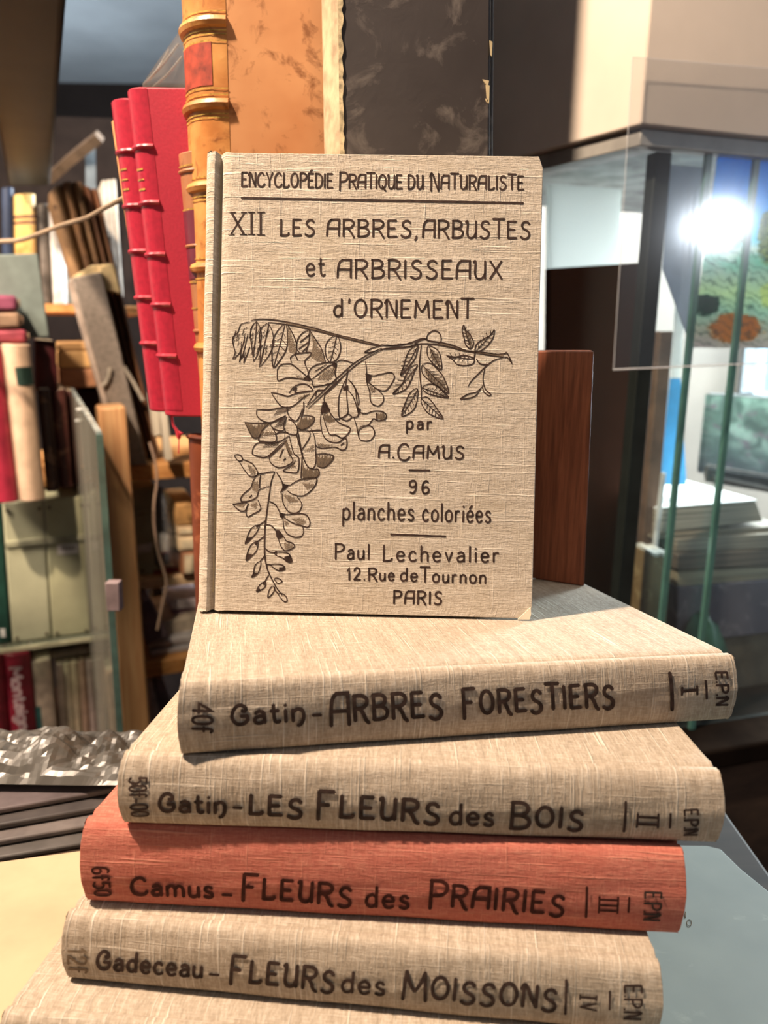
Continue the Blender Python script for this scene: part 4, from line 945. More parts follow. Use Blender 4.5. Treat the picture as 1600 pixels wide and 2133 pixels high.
sbook('book', [(77, 812), (104, 811), (124, 1012), (96, 1018)], -.055, .12, mottled('dark_spine_a', '3a2422', '2a1918', '6a5040', 50, .4, .4), 'near-black leather spine right of the cream book', zb=Z_D)
sbook('book', [(105, 814), (136, 810), (152, 1004), (124, 1010)], -.035, .12, mottled('dark_spine_b', '5c3530', '43241f', '84604c', 50, .4, .4), 'worn brown-red leather spine right of the near-black one', zb=Z_D)
sbook('book', [(136, 812), (158, 818), (172, 998), (152, 1002)], -.02, .12, M('4b2a25', .5), 'plain dark brown spine, last before the glass pane', zb=Z_D)
for i, (q, c, l) in enumerate(([[(120, 713), (186, 712), (188, 730), (121, 731)], 'a97f52', 'thin tan box, topmost of three lying boxes by the post'], [[(121, 732), (192, 731), (197, 766), (122, 768)], 'b08a58', 'pale wooden box in the middle of three lying boxes'], [[(123, 769), (200, 768), (210, 806), (126, 809)], '8c5f44', 'brown box lowest of three lying boxes by the post'])):
    t = rprism(MB(), q, .05, .10).build('box', wood('box_wood%d' % i, c, 'c49a66' if i < 2 else 'a87858', 'X', 30), bevel=.002); tag(t, l, 'box', 'boxes lying beside the post')
t = rprism(MB(), [(160, 812), (206, 810), (226, 1000), (176, 1004)], .075, .07, 0, 1, Z_D).build('book_row', M('4a2c26', .6), bevel=.002); tag(t, 'dark brown book block under the three lying boxes', 'book'); t.name = 'dark_book'

# archive boxes on the glass shelf
M_ARCH = [plain('archive_green_%d' % i, c, .55, .35, var=.05, scale=20) for i, c in enumerate(('b0b094', 'a9a888', 'b2b198', 'a8a78c'))]
def abox(quad, v, mi, label, lab=None, zb=None):
    zb = Z_P if zb else Z_G
    r = empty('archive_box', tuple((rk(*quad[2], v)+rk(*quad[3], v))/2), label, 'storage box', 'olive archive boxes')
    rprism(MB(), quad, v, .11, 0, 1, zb, Z_D-.0096 if zb == Z_G else None).build('box_body', M_ARCH[mi], r, bevel=.002)
    tl, tr, br, bl = [np.array(q, float) for q in quad]
    f_ = lambda t, s_: tuple((tl+(tr-tl)*s_)*(1-t)+(bl+(br-bl)*s_)*t)
    rprism(MB(), [f_(.28, 0), f_(.27, 1), f_(.31, 1), f_(.32, 0)], v-.003, .004).build('flap_seam', M('a3a288', .5), r, bevel=.0008)
    for t_, s_ in ((.06, .12), (.95, .12), (.95, .88), (.06, .9)):
        c = rk(*f_(t_, s_), v); MB().tube([c+SV*.001, c-SV*.002], .0022, 10).build('rivet', M('57523f', .4, metal_ := .5), r, smooth=True)
    if lab: patch(r, 'paper_label', lab, v, M('e8e4dc', .7), 0, .001); 
    return r
abox([(4, 1046), (89, 1041), (108, 1333), (27, 1346)], -.03, 0, 'olive archive box without a label, left beside the green binder')
r = abox([(91, 1040), (178, 1034), (190, 1327), (110, 1335)], -.03, 1, 'olive archive box with a small white label on its front', [(119, 1134), (163, 1131), (164, 1152), (120, 1155)])
m = MB(); v_ = -.0325
for k in range(5): q = (128+6*k, 1139+(-.4)*k); rprism(m, [q, (q[0]+4, q[1]-.3), (q[0]+4, q[1]+7), (q[0], q[1]+7.3)], v_, .0004)
m.build('label_writing', M('8a8078'), r)
abox([(180, 1034), (206, 1031), (226, 1317), (196, 1323)], -.03, 2, 'olive archive box half hidden behind the glass pane', [(190, 1128), (205, 1126), (207, 1144), (192, 1146)])
abox([(266, 1022), (325, 1012), (340, 1190), (292, 1198)], .05, 3, 'olive archive box standing right of the square post', [(285, 1136), (318, 1130), (314, 1148), (288, 1152)], True)
t = rprism(MB(), [(-60, 1048), (2, 1046), (25, 1346), (-40, 1358)], -.03, .11, 0, 1, Z_G, Z_D-.0096).build('ring_binder', M('1f4238', .45), bevel=.003); tag(t, 'dark green binder at the left edge beside the archive boxes', 'binder')
rprism(MB(), [(0, 1311), (10, 1310), (12, 1327), (2, 1328)], -.032, .001).build('paper_label', M('e4e4de', .7), t)
gs = empty('glass_shelf', tuple(rk(120, 1340, .02)), 'glass shelf plate with a bright edge under the archive boxes', 'shelf')
a, b = rk(-120, 1372, -.045), rk(226, 1320, -.045); a[2] = b[2] = Z_G; d = V3(0, 0, .005)
MB().hexa([a, b, b-d, a-d, a+SV*.14, b+SV*.14, b+SV*.14-d, a+SV*.14-d]).build('plate', glass('shelf_glass', (.8, .88, .82), .2, 'a8ad94', .05, .15), gs)
MB().hexa([a-SV*.003, b-SV*.003, b-d-SV*.003, a-d-SV*.003, a, b, b-d, a-d]).build('edge', M('c6c2a0', .2, .6), gs)

# lowest row
b = sbook('book', [(-50, 1364), (7, 1362), (30, 1634), (-20, 1644)], -.03, .14, M('962a3a', .4, .4), 'plain red book at the left edge beside its lettered neighbour', bulge=.006, zb=Z_L)
b = sbook('book', [(8, 1362), (62, 1358), (86, 1622), (30, 1632)], -.03, .14, M('98283a', .35, .5), 'red book with a long white title running down its spine', bulge=.006, zb=Z_L)
m = MB(); f = lambda q: rk(q[0], q[1], -.0385)
text(m, 'Montaigne', (20, 1392), (42, 1538), 24, 6, f, .12); m.build('spine_title', M('e3c3c4', .6), b)
patch(b, 'publisher_mark', [(42, 1594), (66, 1592), (66, 1612), (44, 1614)], -.03, M('c07a78', .6), .006)
b = sbook('book', [(65, 1378), (105, 1372), (127, 1606), (91, 1620)], -.03, .14, M('c4b09a', .6), 'cream book with purple and teal patches on its spine', bulge=.002, zb=Z_L)
patch(b, 'purple_band', [(77, 1394), (89, 1393), (96, 1466), (83, 1468)], -.03, M('574a58'), .001); patch(b, 'teal_patch', [(72, 1472), (101, 1468), (110, 1544), (80, 1550)], -.03, M('3d6a66'), .001)
patch(b, 'purple_foot', [(93, 1548), (110, 1545), (118, 1606), (99, 1614)], -.03, M('5d4656'), .001)
vols = [((114, 1384), (130, 1382), (146, 1596), (130, 1600), 'cdbba8', 0), ((131, 1382), (147, 1380), (162, 1592), (146, 1596), 'd5c6a6', 1), ((147, 1380), (162, 1378), (177, 1588), (162, 1592), 'd2bf9e', 1), ((163, 1378), (178, 1376), (193, 1584), (178, 1588), 'c09f88', 0), ((179, 1376), (194, 1374), (208, 1580), (193, 1584), 'cdb5a9', 1), ((195, 1374), (211, 1372), (222, 1576), (208, 1580), 'c8b6ae', 1)]
ord_ = ['first', 'second', 'third', 'fourth', 'fifth', 'last']
for i, (tl, tr, br, bl, c, dot) in enumerate(vols):
    b = sbook('paperback', [tl, tr, br, bl], -.02, .12, M(c, .6, .25, .08), ord_[i]+' pale volume of the matching set right of the purple-banded book', 'pale matching set', .0015, zb=Z_L)
    y = 1575-5*i if i < 4 else 1562-4*(i-4); x = 133+14.5*i
    if i != 3:
        patch(b, 'dot', [(x, y-5), (x+7, y-6), (x+8, y+3), (x+1, y+4)], -.02, M('41392e'), .001)
t = rprism(MB(), [(105, 1360), (238, 1338), (242, 1352), (107, 1374)], -.01, .12).build('slipcase_lid', M('8a7a6a', .7), bevel=.001); t.name = 'card_tray'; tag(t, 'grey card tray lying across the tops of the pale set', 'tray')
b = sbook('book', [(221, 1404), (236, 1396), (258, 1576), (240, 1580)], -.06, .10, M('e0b08c', .6), 'peach book leaning beside the pale set behind the glass pane', bulge=.001, zb=Z_L)
# right of the post
t = rprism(MB(), [(368, 1052), (412, 1048), (416, 1092), (367, 1096)], .02, .12).build('book', M('c99a62', .6), bevel=.002); tag(t, 'tan box-like book, topmost of the lying pile right of the post', 'book', 'lying pile right of the post')
for i, (y0, y1, x0, c, l) in enumerate(((1097, 1118, 369, 'd8bd98', 'cream book second in the lying pile right of the post'), (1119, 1150, 371, 'e2cba6', 'thick pale book third in the lying pile right of the post'), (1151, 1200, 378, 'b07a58', 'reddish tan book lowest in the lying pile right of the post'))):
    r = empty('book', tuple(rk(400, y1, .02)), l, 'book', 'lying pile right of the post')
    rprism(MB(), [(x0, y0), (440, y0-3), (440, y1-3), (x0+1, y1)], .02, .12).build('cover', M(c, .6), r, bevel=.003)
    rprism(MB(), [(x0+6, y0+6), (440, y0+3), (440, y1-9), (x0+7, y1-6)], .018, .11).build('page_block', M('e6d6b4', .8), r)
m = MB(); rr = random.Random(3); nx, ny = 9, 12; vs = []
for j in range(ny+1):
    for i in range(nx+1):
        u = i/nx; w = j/ny
        x = 318+(20+22*w)*0+ (330-318)*0 + (322+6*w)*(1-u)+(346+28*w)*u - 318 + 0; x = (322+4*w)*(1-u)+(336+44*w)*u; y = 1014+164*w
        vs.append(rk(x, y, .03+.012*math.sin(5*u+3*w)+.006*rr.random()))
m.add(vs, [(j*(nx+1)+i, j*(nx+1)+i+1, (j+1)*(nx+1)+i+1, (j+1)*(nx+1)+i) for j in range(ny) for i in range(nx)])
t = m.build('plastic_bag', glass('grey_film', (.55, .55, .58), .35, '9aa0a8', .15, .25), smooth=True); sm = t.modifiers.new('thickness', 'SOLIDIFY'); sm.thickness = .002; tag(t, 'crumpled clear plastic bag hanging between the olive box and the lying pile', 'bag')
t = rprism(MB(), [(318, 1186), (420, 1184), (420, 1203), (320, 1205)], .05, .10, 0, 1, Z_P).build('book', M('9c2f30', .5), bevel=.002); tag(t, 'flat red book lying on the pale shelf right of the post', 'book')
for i, (q, v, c, l) in enumerate((([(352, 1250), (420, 1244), (420, 1266), (356, 1270)], .05, 'd8cdd0', 'white book, topmost of the lower pile right of the post'), ([(358, 1268), (420, 1264), (420, 1282), (361, 1286)], .055, '8a6a80', 'mauve book under the white one right of the post'), ([(330, 1300), (425, 1280), (425, 1310), (318, 1330)], .03, 'd5c4b0', 'cream book in the lower pile right of the post'), ([(306, 1340), (430, 1318), (430, 1336), (308, 1350)], .01, 'c9c2c4', 'grey-white book in the lower pile right of the post'), ([(312, 1356), (430, 1336), (430, 1356), (314, 1378)], .01, 'cfcbd0', 'pale book lowest in the lower pile right of the post'))):
    r = empty('book', tuple(rk(380, q[2][1], v)), l, 'book', 'lower pile right of the post'); rprism(MB(), q, v, .12, 0, 1, Z_B if i == 4 else None).build('cover', M(c, .6), r, bevel=.002)
t = rprism(MB(), [(297, 1250), (312, 1248), (352, 1325), (306, 1345)], -.005, .08).build('notebook', M('7d6a72', .6), bevel=.002); tag(t, 'dusky grey notebook leaning against the lower pile by the post', 'notebook')
for i, (q, c, l) in enumerate((([(310, 1418), (318, 1417), (338, 1510), (318, 1560)], 'b9b3b8', 'pale grey thin book leaning under the lowest pine shelf'), ([(322, 1416), (340, 1414), (372, 1500), (340, 1520)], '8d8288', 'grey thin book leaning right of the pale one'))):
    t = rprism(MB(), q, .0+.02*i, .10).build('thin_book', M(c, .6), bevel=.001); tag(t, l, 'book')
t = rprism(MB(), [(318, 1222), (345, 1222), (350, 1300), (322, 1300)], .16, .05, 0, 1, Z_B).build('dark_box', M('4a4640', .6), bevel=.002); tag(t, 'dark box at the back of the shelf below the pale board', 'box')
# glass pane standing edge-on before the bookcase
DP = .54; a0 = P(200, 905, DP); zt_ = a0[2]; a1 = Zp(146, 812, zt_); dn = norm(a1-a0); sd = V3(dn[1], -dn[0], 0)*.004; dz = V3(0, 0, ZF-zt_+.0005)
gp = empty('glass_sheet', tuple((a0+a1)/2+dz), 'upright glass sheet with green edges standing left of the square post', 'glass sheet')
MB().hexa([a0, a0+sd, a0+sd+dz, a0+dz, a1, a1+sd, a1+sd+dz, a1+dz]).build('pane', glass('pane_glass', (.86, .89, .87), .20, 'aaa496', .08, .06), gp)
M_GE = plain('green_glass_edge', '56736a', .2, .6, var=.1)
e0 = -dn*.003
MB().hexa([a0+e0-sd*.1, a0+e0+sd*1.1, a0+e0+sd*1.1+dz, a0+e0-sd*.1+dz, a0, a0+sd, a0+sd+dz, a0+dz]).build('front_edge', M_GE, gp)
up_ = V3(0, 0, .002)
MB().hexa([a0+up_, a0+sd+up_, a0+sd, a0, a1+up_, a1+sd+up_, a1+sd, a1]).build('top_edge', plain('pale_glass_edge', 'a9b5b2', .2, .6), gp)
def on_pane(x, y): return plane_hit(x, y, a0, norm(sd))
for (x, y, w, h, c_) in ((168, 853, .006, .0025, 'b9b9b4'), (163, 876, .004, .0025, 'b9b9b4'), (234, 1240, .006, .020, '8b7a7c')):
    c = on_pane(x, y); MB().box(c-V3(w*.5, .004, h*.5), c+V3(w, .004, h*.5)).build('clip', M(c_, .4), gp, bevel=.0006)
# cables
cp = smooth_line([P(x, y, D_) for x, y, D_ in ((-260, 490, .74), (-60, 505, .72), (0, 503, .70), (42, 500, .68), (82, 487, .65), (130, 469, .61), (180, 454, .56), (215, 435, .51), (243, 420, .45), (262, 410, .4235))])
t = MB().tube(cp, [.0019*p[1]/.66 for p in cp], 8).build('cable', plain('beige_cable', 'a08b74', .5, var=.05), smooth=True); tag(t, 'beige cable sagging across the bookcase at left', 'cable')
t = MB().tube(smooth_line([rk(x, y, -.07) for x, y in ((312, 922), (322, 955), (327, 1000), (321, 1050), (322, 1100), (330, 1150), (342, 1190), (347, 1215), (338, 1260), (328, 1312))]), .0016, 6).build('string', plain('pale_string', 'a58a76', .7, var=.05), smooth=True); tag(t, 'thin pale string hanging down in front of the shelves right of the post', 'string')

# overhead metal rail at upper left
zr = .205
q = [Zp(18, 388, zr), Zp(106, 386, zr)]; n0 = [Zp(-150, 40, zr), Zp(168, -300, zr)]
far_l, far_r = q; dirr = norm(Zp(106, 386, zr)-Zp(140, 0, zr))
ln = .72
m = MB(); A = [far_l-dirr*ln, far_r-dirr*ln, far_r, far_l]
wv = far_r-far_l
prof = [(0, .012), (.0, .003), (.06, .0), (.3, .0), (.5, .0006), (.7, .0), (.94, 0), (1, .003), (1, .014), (0, .014)]
rows = []
for base in (far_l-dirr*ln, far_l): rows.append([base+wv*t_+V3(0, 0, z_) for t_, z_ in prof])
k = len(prof); m.add(rows[0]+rows[1], [(i, (i+1) % k, k+(i+1) % k, k+i) for i in range(k)]+[tuple(range(k)), tuple(range(k, 2*k))[::-1]])
tag(m.build('overhead_rail', plain('brown_metal', '4a443f', .5, .4, .2, var=.12, scale=8), smooth=True, bevel=.002), 'brown metal rail running overhead towards the dark upper corner', 'rail')

# magazines, crumpled plastic and papers on the desk behind the beige folder
for i in range(4):
    z0 = ZT-.004+.0035*i; m = MB(); x0, x1, y0, y1 = -.30+.004*i, -.108-.006*i, .298+.006*i, .356
    tilt = .02
    m.hexa([V3(x0, y0-.055, z0+.003), V3(x1, y0+.006, z0+.003), V3(x1, y0+.006, z0), V3(x0, y0-.055, z0), V3(x0, y1-.03, z0+.003), V3(x1, y1, z0+.003), V3(x1, y1, z0), V3(x0, y1-.03, z0)])
    t = m.build('magazine', M(('5a5654', '6d6664', '4a4544', '645a5c')[i], .4, .4), bevel=.001); tag(t, ('lowest', 'second', 'third', 'topmost')[i]+' dark magazine of the pile behind the beige folder', 'magazine', 'dark magazines behind the beige folder')
    if i > 0: pass
m = MB(); nx, ny = 60, 22; vs = []
from mathutils import noise as mn
for j in range(ny+1):
    for i in range(nx+1):
        u, w = i/nx, j/ny; x = -.225+.115*u; y = .318+.046*w; env = math.sin(math.pi*u)**.5*math.sin(math.pi*w)**.5
        h = abs(mn.noise((x*60, y*90, 1.3)))*1.0+abs(mn.noise((x*150, y*190, 4.1)))*.30
        vs.append((x, y, ZT+.0135+env*(.003+.016*h)))
m.add(vs, [(j*(nx+1)+i, j*(nx+1)+i+1, (j+1)*(nx+1)+i+1, (j+1)*(nx+1)+i) for j in range(ny) for i in range(nx)])
t = m.build('plastic_wrap', glass('black_film', (.22, .22, .22), .45, '6a665f', .38, .18)); sm = t.modifiers.new('thickness', 'SOLIDIFY'); sm.thickness = .0006; tag(t, 'crumpled dark plastic wrap lying on the magazine pile', 'wrap')
t = MB().hexa([P(164, 1620, .372), P(238, 1612, .372), P(238, 1652, .366), P(176, 1668, .366), P(172, 1606, .40), P(240, 1600, .40), P(240, 1640, .40), P(176, 1650, .40)]).build('paper_box', M('6f675e', .7), bevel=.001); tag(t, 'small pale carton behind the stack, right of the crumpled plastic', 'carton')

# ---------------------------------------------------------------- glass display case with the cardboard box on top
Cc = P(1335, 262, .62); ZCASE = Cc[2]
DL, DR = V3(-.5348, .845, 0), V3(.9561, .2931, 0); NI = V3(-DR[1], DR[0], 0)      # NI: inwards from the front pane
def vprism(name, foot, z0, z1, mat, parent=None, bevel=.001):
    n = len(foot); m = MB(); lo = [V3(p[0], p[1], z0) for p in foot]; hi = [V3(p[0], p[1], z1) for p in foot]
    m.add(hi+lo, [tuple(range(n)), tuple(range(n, 2*n))[::-1]]+[(i, i+n, (i+1) % n+n, (i+1) % n) for i in range(n)])
    return m.build(name, mat, parent, bevel=bevel)
M_CARD = plain('grey_cardboard', 'd8cabc', .85, .1, var=.03, scale=8)
bx = vprism('cardboard_box', [Cc, Cc+DR*.52, Cc+DR*.52+DL*.32, Cc+DL*.32], ZCASE+.001, ZCASE+.50, M_CARD, bevel=.0015)
tag(bx, 'large plain grey-beige cardboard box standing on top of the glass case', 'box')
rim = .012
Kr = Cc+DR*.006+DL*.006
ZCH = -.362
cs = empty('display_case', (Cc[0]+.1, Cc[1]+.2, ZCH), 'glass display case with green pane edges below the cardboard box', 'display case')
M_RIM = plain('pale_metal_rim', '9d9b96', .4, .4, .2, var=.05)
vprism('top_rim', [Kr, Kr+DR*.50, Kr+DR*.50+DL*.012, Kr+DL*.012], ZCASE-rim, ZCASE, M_RIM, cs, .0008)
vprism('top_rim', [Kr+DL*.0125, Kr+DR*.012+DL*.0125, Kr+DR*.012+DL*.31, Kr+DL*.31], ZCASE-rim, ZCASE, M_RIM, cs, .0008)
vprism('top_plate', [Kr+DR*.0125+DL*.0125, Kr+DR*.49+DL*.0125, Kr+DR*.49+DL*.31, Kr+DR*.0125+DL*.31], ZCASE-.008, ZCASE-.0005, plain('case_top', 'd9dcd8', .6), cs, 0)
def on_front(px, py, off=0): return plane_hit(px, py, Kr+NI*off, NI)
K = P(1384, 300, .650)
M_GLS = glass('case_glass', (.90, .95, .95), .05, '9aa8aa', .12, .05)
M_GLL = glass('case_glass_side', (.92, .95, .95), .008, 'b9c2c4', .03, .006)
K0 = Kr+DR*.03+DL*.012
vprism('left_pane', [K0, K0+V3(DL[1], -DL[0], 0)*-.004, K0+V3(DL[1], -DL[0], 0)*-.004+DL*.31, K0+DL*.31], ZCH, ZCASE-rim, M_GLL, cs, 0)
k1 = K0+DR*.012
vprism('front_pane', [k1+NI*.0, k1+DR*.44, k1+DR*.44+NI*.004, k1+NI*.004], ZCH, ZCASE-rim, M_GLS, cs, 0)
vprism('corner_post', [K0-DR*.004, K0+DR*.010-NI*.001, K0+DR*.010+NI*.012, K0-DR*.004+NI*.012], ZCH, ZCASE-rim, plain('dark_corner_strip', '1c211f', .6, .2), cs, .0008)
M_PE = plain('green_pane_edge', '4f7a72', .18, .7, var=.08)
for (xt, xb) in ((1435, 1395), (1530, 1482)):
    a = on_front(xt, 760, .006); wv = DR*.0052
    vprism('pane_edge', [a-wv*.5, a+wv*.5, a+wv*.5+NI*.004, a-wv*.5+NI*.004], ZCH, ZCASE-rim, M_PE, cs, 0)
ch = empty('wooden_chest', (.48, .95, ZF), 'dark wooden chest carrying the glass display case', 'chest')
vprism('chest_body', [Kr-NI*.02-DR*.04, Kr-NI*.02+DR*.62, Kr+NI*.45+DR*.62, Kr+NI*.45-DR*.02], ZF, ZCH-.022, wood('chest_wood', '2f241c', '4c3a2c', 'X', 25, .9), ch, .004)
vprism('chest_top', [Kr-NI*.03-DR*.05, Kr-NI*.03+DR*.63, Kr+NI*.46+DR*.63, Kr+NI*.46-DR*.03], ZCH-.022, ZCH-.001, plain('chest_top_wood', '1c1612', .95, 0, var=.15, scale=25), ch, .003)
def fq(m, quad, off, depth):
    q = [on_front(x, y, off) for x, y in quad]; b = [p+NI*depth for p in q]
    return m.hexa(q+b)
def fslab(name, quad, off, depth, mat, label, cat, group=None, bevel=.001, zb=None, zt=None):
    q = [on_front(x, y, off) for x, y in quad]
    if zt is not None: q[0][2] = q[1][2] = zt
    if zb is not None: q[2][2] = q[3][2] = zb
    o = MB().hexa(q+[p+NI*depth for p in q]).build(name, mat, bevel=bevel); return tag(o, label, cat, group)
# things standing in the case
fslab('white_sheet_board', [(1146, 345), (1300, 345), (1262, 1300), (1140, 1300)], .152, .006, translucent(plain('white_board', 'f0f2ee', .6, .2, var=.02, scale=4), .85), 'pale grey-white panel standing in the glass case behind the brown board', 'panel', zb=ZCH, zt=ZCASE-.0125)
fslab('wooden_board', [(1146, 559), (1352, 546), (1306, 1300), (1142, 1300)], .130, .010, plain('brown_board', '4f2a1a', .8, .1, var=.06, scale=10), 'dark brown wooden board standing in the case behind the wooden block', 'board', zb=ZCH)
fslab('wooden_strip', [(1376, 690), (1404, 690), (1352, 1300), (1326, 1300)], .078, .010, plain('brown_strip', '7a5f4c', .6, .2), 'narrow brown wooden strip standing beside the dark corner of the case', 'board', zb=ZCH)
fslab('white_strip', [(1381, 985), (1389, 985), (1348, 1310), (1338, 1310)], .066, .004, plain('white_edge_card', 'd8d8d8', .6), 'narrow white card edge slanting beside the brown strip', 'card', zb=ZCH)
bc = empty('blue_card', tuple(on_front(1400, 985, .12)), 'blue card with a white upper part standing inside the glass case', 'card')
fq(MB(), [(1398, 788), (1418, 788), (1430, 1010), (1376, 1010)], .12, .002).build('blue_panel', translucent(plain('sky_blue', '74bfe2', .5, .3, var=.04), .5), bc)
fq(MB(), [(1416, 545), (1431, 545), (1418, 787), (1398, 787)], .12, .002).build('white_panel', translucent(plain('white_card', 'f0f0ec', .5, .3, var=.02), .5), bc)
sheaf = [([(1366, 1061), (1576, 1044), (1590, 1086), (1362, 1112)], .075, 'b3a796', 'thick sheaf of papers with a bright white top, topmost in the case', 'fan'),
         ([(1360, 1116), (1640, 1094), (1640, 1108), (1358, 1124)], .070, '8f8272', 'thin brown folder directly under the white-topped sheaf', ''),
         ([(1410, 1124), (1640, 1109), (1640, 1142), (1408, 1150)], .064, '9b8f80', 'grey-brown bundle of papers third from the top in the case', ''),
         ([(1412, 1153), (1640, 1145), (1640, 1178), (1410, 1187)], .060, '77695e', 'dark frayed bundle fourth from the top in the case', ''),
         ([(1412, 1189), (1640, 1179), (1640, 1203), (1410, 1222)], .064, 'a39681', 'tan file fifth from the top in the case', '')]
zprev = None
for i, (q, off, c, l, _) in enumerate(sheaf):
    t = fslab('paper_bundle', q, off, .16, pages('bundle_%d' % i, '%02x%02x%02x' % tuple(int(int(c[k:k+2], 16)*.72) for k in (0, 2, 4)), c, 'Z', 500), l, 'papers', 'paper pile in the glass case', .0012)
q = [on_front(x, y, .0745) for x, y in ((1366, 1060.3), (1576, 1043.3))]
m = MB(); m.hexa([p+V3(0, 0, .0012) for p in q]+q[::-1]+[p+NI*.16+V3(0, 0, .0012) for p in q]+[p+NI*.16 for p in q[::-1]])
t = m.build('white_sheet', plain('white_paper', 'f6f4ee', .7, .2, var=.01)); tag(t, 'bright white sheet lying on the topmost sheaf in the case', 'paper')
fslab('dark_book', [(1412, 1223), (1640, 1204), (1640, 1290), (1410, 1322)], .062, .062, mottled('dusky_leather', '5b525a', '48404a', '6e6468', 40, .5, .3), 'large dusky purple-brown book at the bottom of the pile in the case', 'book', bevel=.002, zb=-.30)
fslab('book_pile', [(1412, 1326), (1640, 1300), (1640, 1390), (1412, 1420)], .066, .15, plain('dim_carton', '5a4f44', .7, .1), 'dim brown carton under the pile in the case', 'carton', bevel=.002, zb=ZCH, zt=-.3005).name = 'carton'
ov = empty('old_volume', tuple(on_front(1375, 1300, .03)), 'old brown volume with torn white head standing beside the first green pane edge', 'book')
q = [on_front(x, y, .030) for x, y in ((1356, 1152), (1400, 1160), (1394, 1320), (1344, 1300))]; q[2][2] = q[3][2] = ZCH
MB().hexa(q+[p+NI*.03 for p in q]).build('spine', mottled('tan_spine', '8c7350', '6d5538', 'a08a64', 50, .6, .2), ov, bevel=.003)
m = MB(); rr = random.Random(9); tp = [q[0]+(q[1]-q[0])*k/7+V3(0, 0, .0005+.002*rr.random())-NI*.001*rr.random() for k in range(8)]
bk_ = [p+NI*.03+V3(0, 0, .002) for p in tp]; m.add(tp+bk_+[p-V3(0, 0, .003) for p in tp]+[p-V3(0, 0, .003) for p in bk_], [(k, k+1, k+9, k+8) for k in range(7)]+[(k, k+16, k+17, k+1) for k in range(7)]+[(k+8, k+9, k+25, k+24) for k in range(7)]+[(k+16, k+24, k+25, k+17) for k in range(7)]+[(0, 8, 24, 16), (7, 23, 31, 15)])
m.build('torn_head', plain('torn_paper', 'e2dccf', .8, .1, var=.1, scale=200), ov)
# flower picture in plastic and the grey tray below it
def flower_mat():
    t = NT('flower_print'); v = t.coords('UV'); n = t.noise(v, 5, 5, .6, .8); n2 = t.noise(v, 9, 4)
    c = t.ramp(n, [(.35, '86928c'), (.5, 'a3b5aa'), (.62, 'd2e2d6')])
    c = t.mix(c, 'b58aa0', t.ramp(n2, [(.56, 0.0), (.66, .8)]))
    sep = t.n('ShaderNodeSeparateXYZ'); t.l(v, sep.inputs[0])
    return t.done(t.mix(c, '7d7c86', t.ramp(sep.outputs[1], [(.05, .75), (.65, .0)])), .3, 0, .5)
fl = empty('flower_picture', tuple(on_front(1540, 985, .36)), 'green and pink flower picture wrapped in clear plastic leaning in the case', 'picture')
q = [on_front(x, y, .36) for x, y in ((1480, 822), (1680, 836), (1680, 1030), (1462, 985))]
MB().add(q+[p+NI*.01 for p in q], [(0, 3, 2, 1), (4, 5, 6, 7), (0, 1, 5, 4), (3, 7, 6, 2), (0, 4, 7, 3), (1, 2, 6, 5)], [(0, 1), (1, 1), (1, 0), (0, 0)]*2).build('print', translucent(flower_mat(), .5), fl)
MB().tube([on_front(1478, 821, .358), on_front(1530, 823, .358), on_front(1600, 829, .358), on_front(1680, 834, .358)], .0022, 6).build('plastic_edge', plain('bright_plastic_edge', 'f0f2ee', .2, .6), fl, smooth=True)
ty = empty('metal_tray', tuple(on_front(1560, 1010, .30)), 'grey metal tray with a rounded rim below the flower picture', 'tray')
for pts, r in ((((1471, 1000), (1472, 974), (1482, 970), (1500, 974), (1680, 1004)), .0022), (((1490, 1004), (1500, 998), (1680, 1036)), .004)):
    MB().tube(smooth_line([on_front(x, y, .30) for x, y in pts], 4), r, 6).build('rim', plain('tray_metal', '9c948c', .35, .5, .4), ty, smooth=True)
fq(MB(), [(1474, 976), (1680, 1008), (1680, 1040), (1474, 1004)], .303, .004).build('side_wall', plain('tray_side', '5c5a5a', .5), ty)
# green bag in the lower corner
m = MB(); rr = random.Random(11); cx = on_front(1492, 1390, .03)+NI*.03; nu, nv = 18, 10; vs = []
for j in range(nv+1):
    for i in range(nu):
        a = 2*math.pi*i/nu; b_ = math.pi*(j/nv-.5); r = 1+.22*(rr.random()-.5)
        vs.append((cx[0]+.030*math.cos(b_)*math.cos(a)*r, cx[1]+.018*math.cos(b_)*math.sin(a)*r, max(ZCH+.0005, cx[2]-.01+.052*math.sin(b_)*r)))
m.add(vs, [(j*nu+i, j*nu+(i+1) % nu, (j+1)*nu+(i+1) % nu, (j+1)*nu+i) for j in range(nv) for i in range(nu)]+[tuple(range(nu))[::-1], tuple(nv*nu+i for i in range(nu))])
t = m.build('green_bag', plain('green_plastic', '2f5a44', .35, .5, var=.15), smooth=True); tag(t, 'crumpled dark green plastic bag at the bottom of the glass case', 'bag')

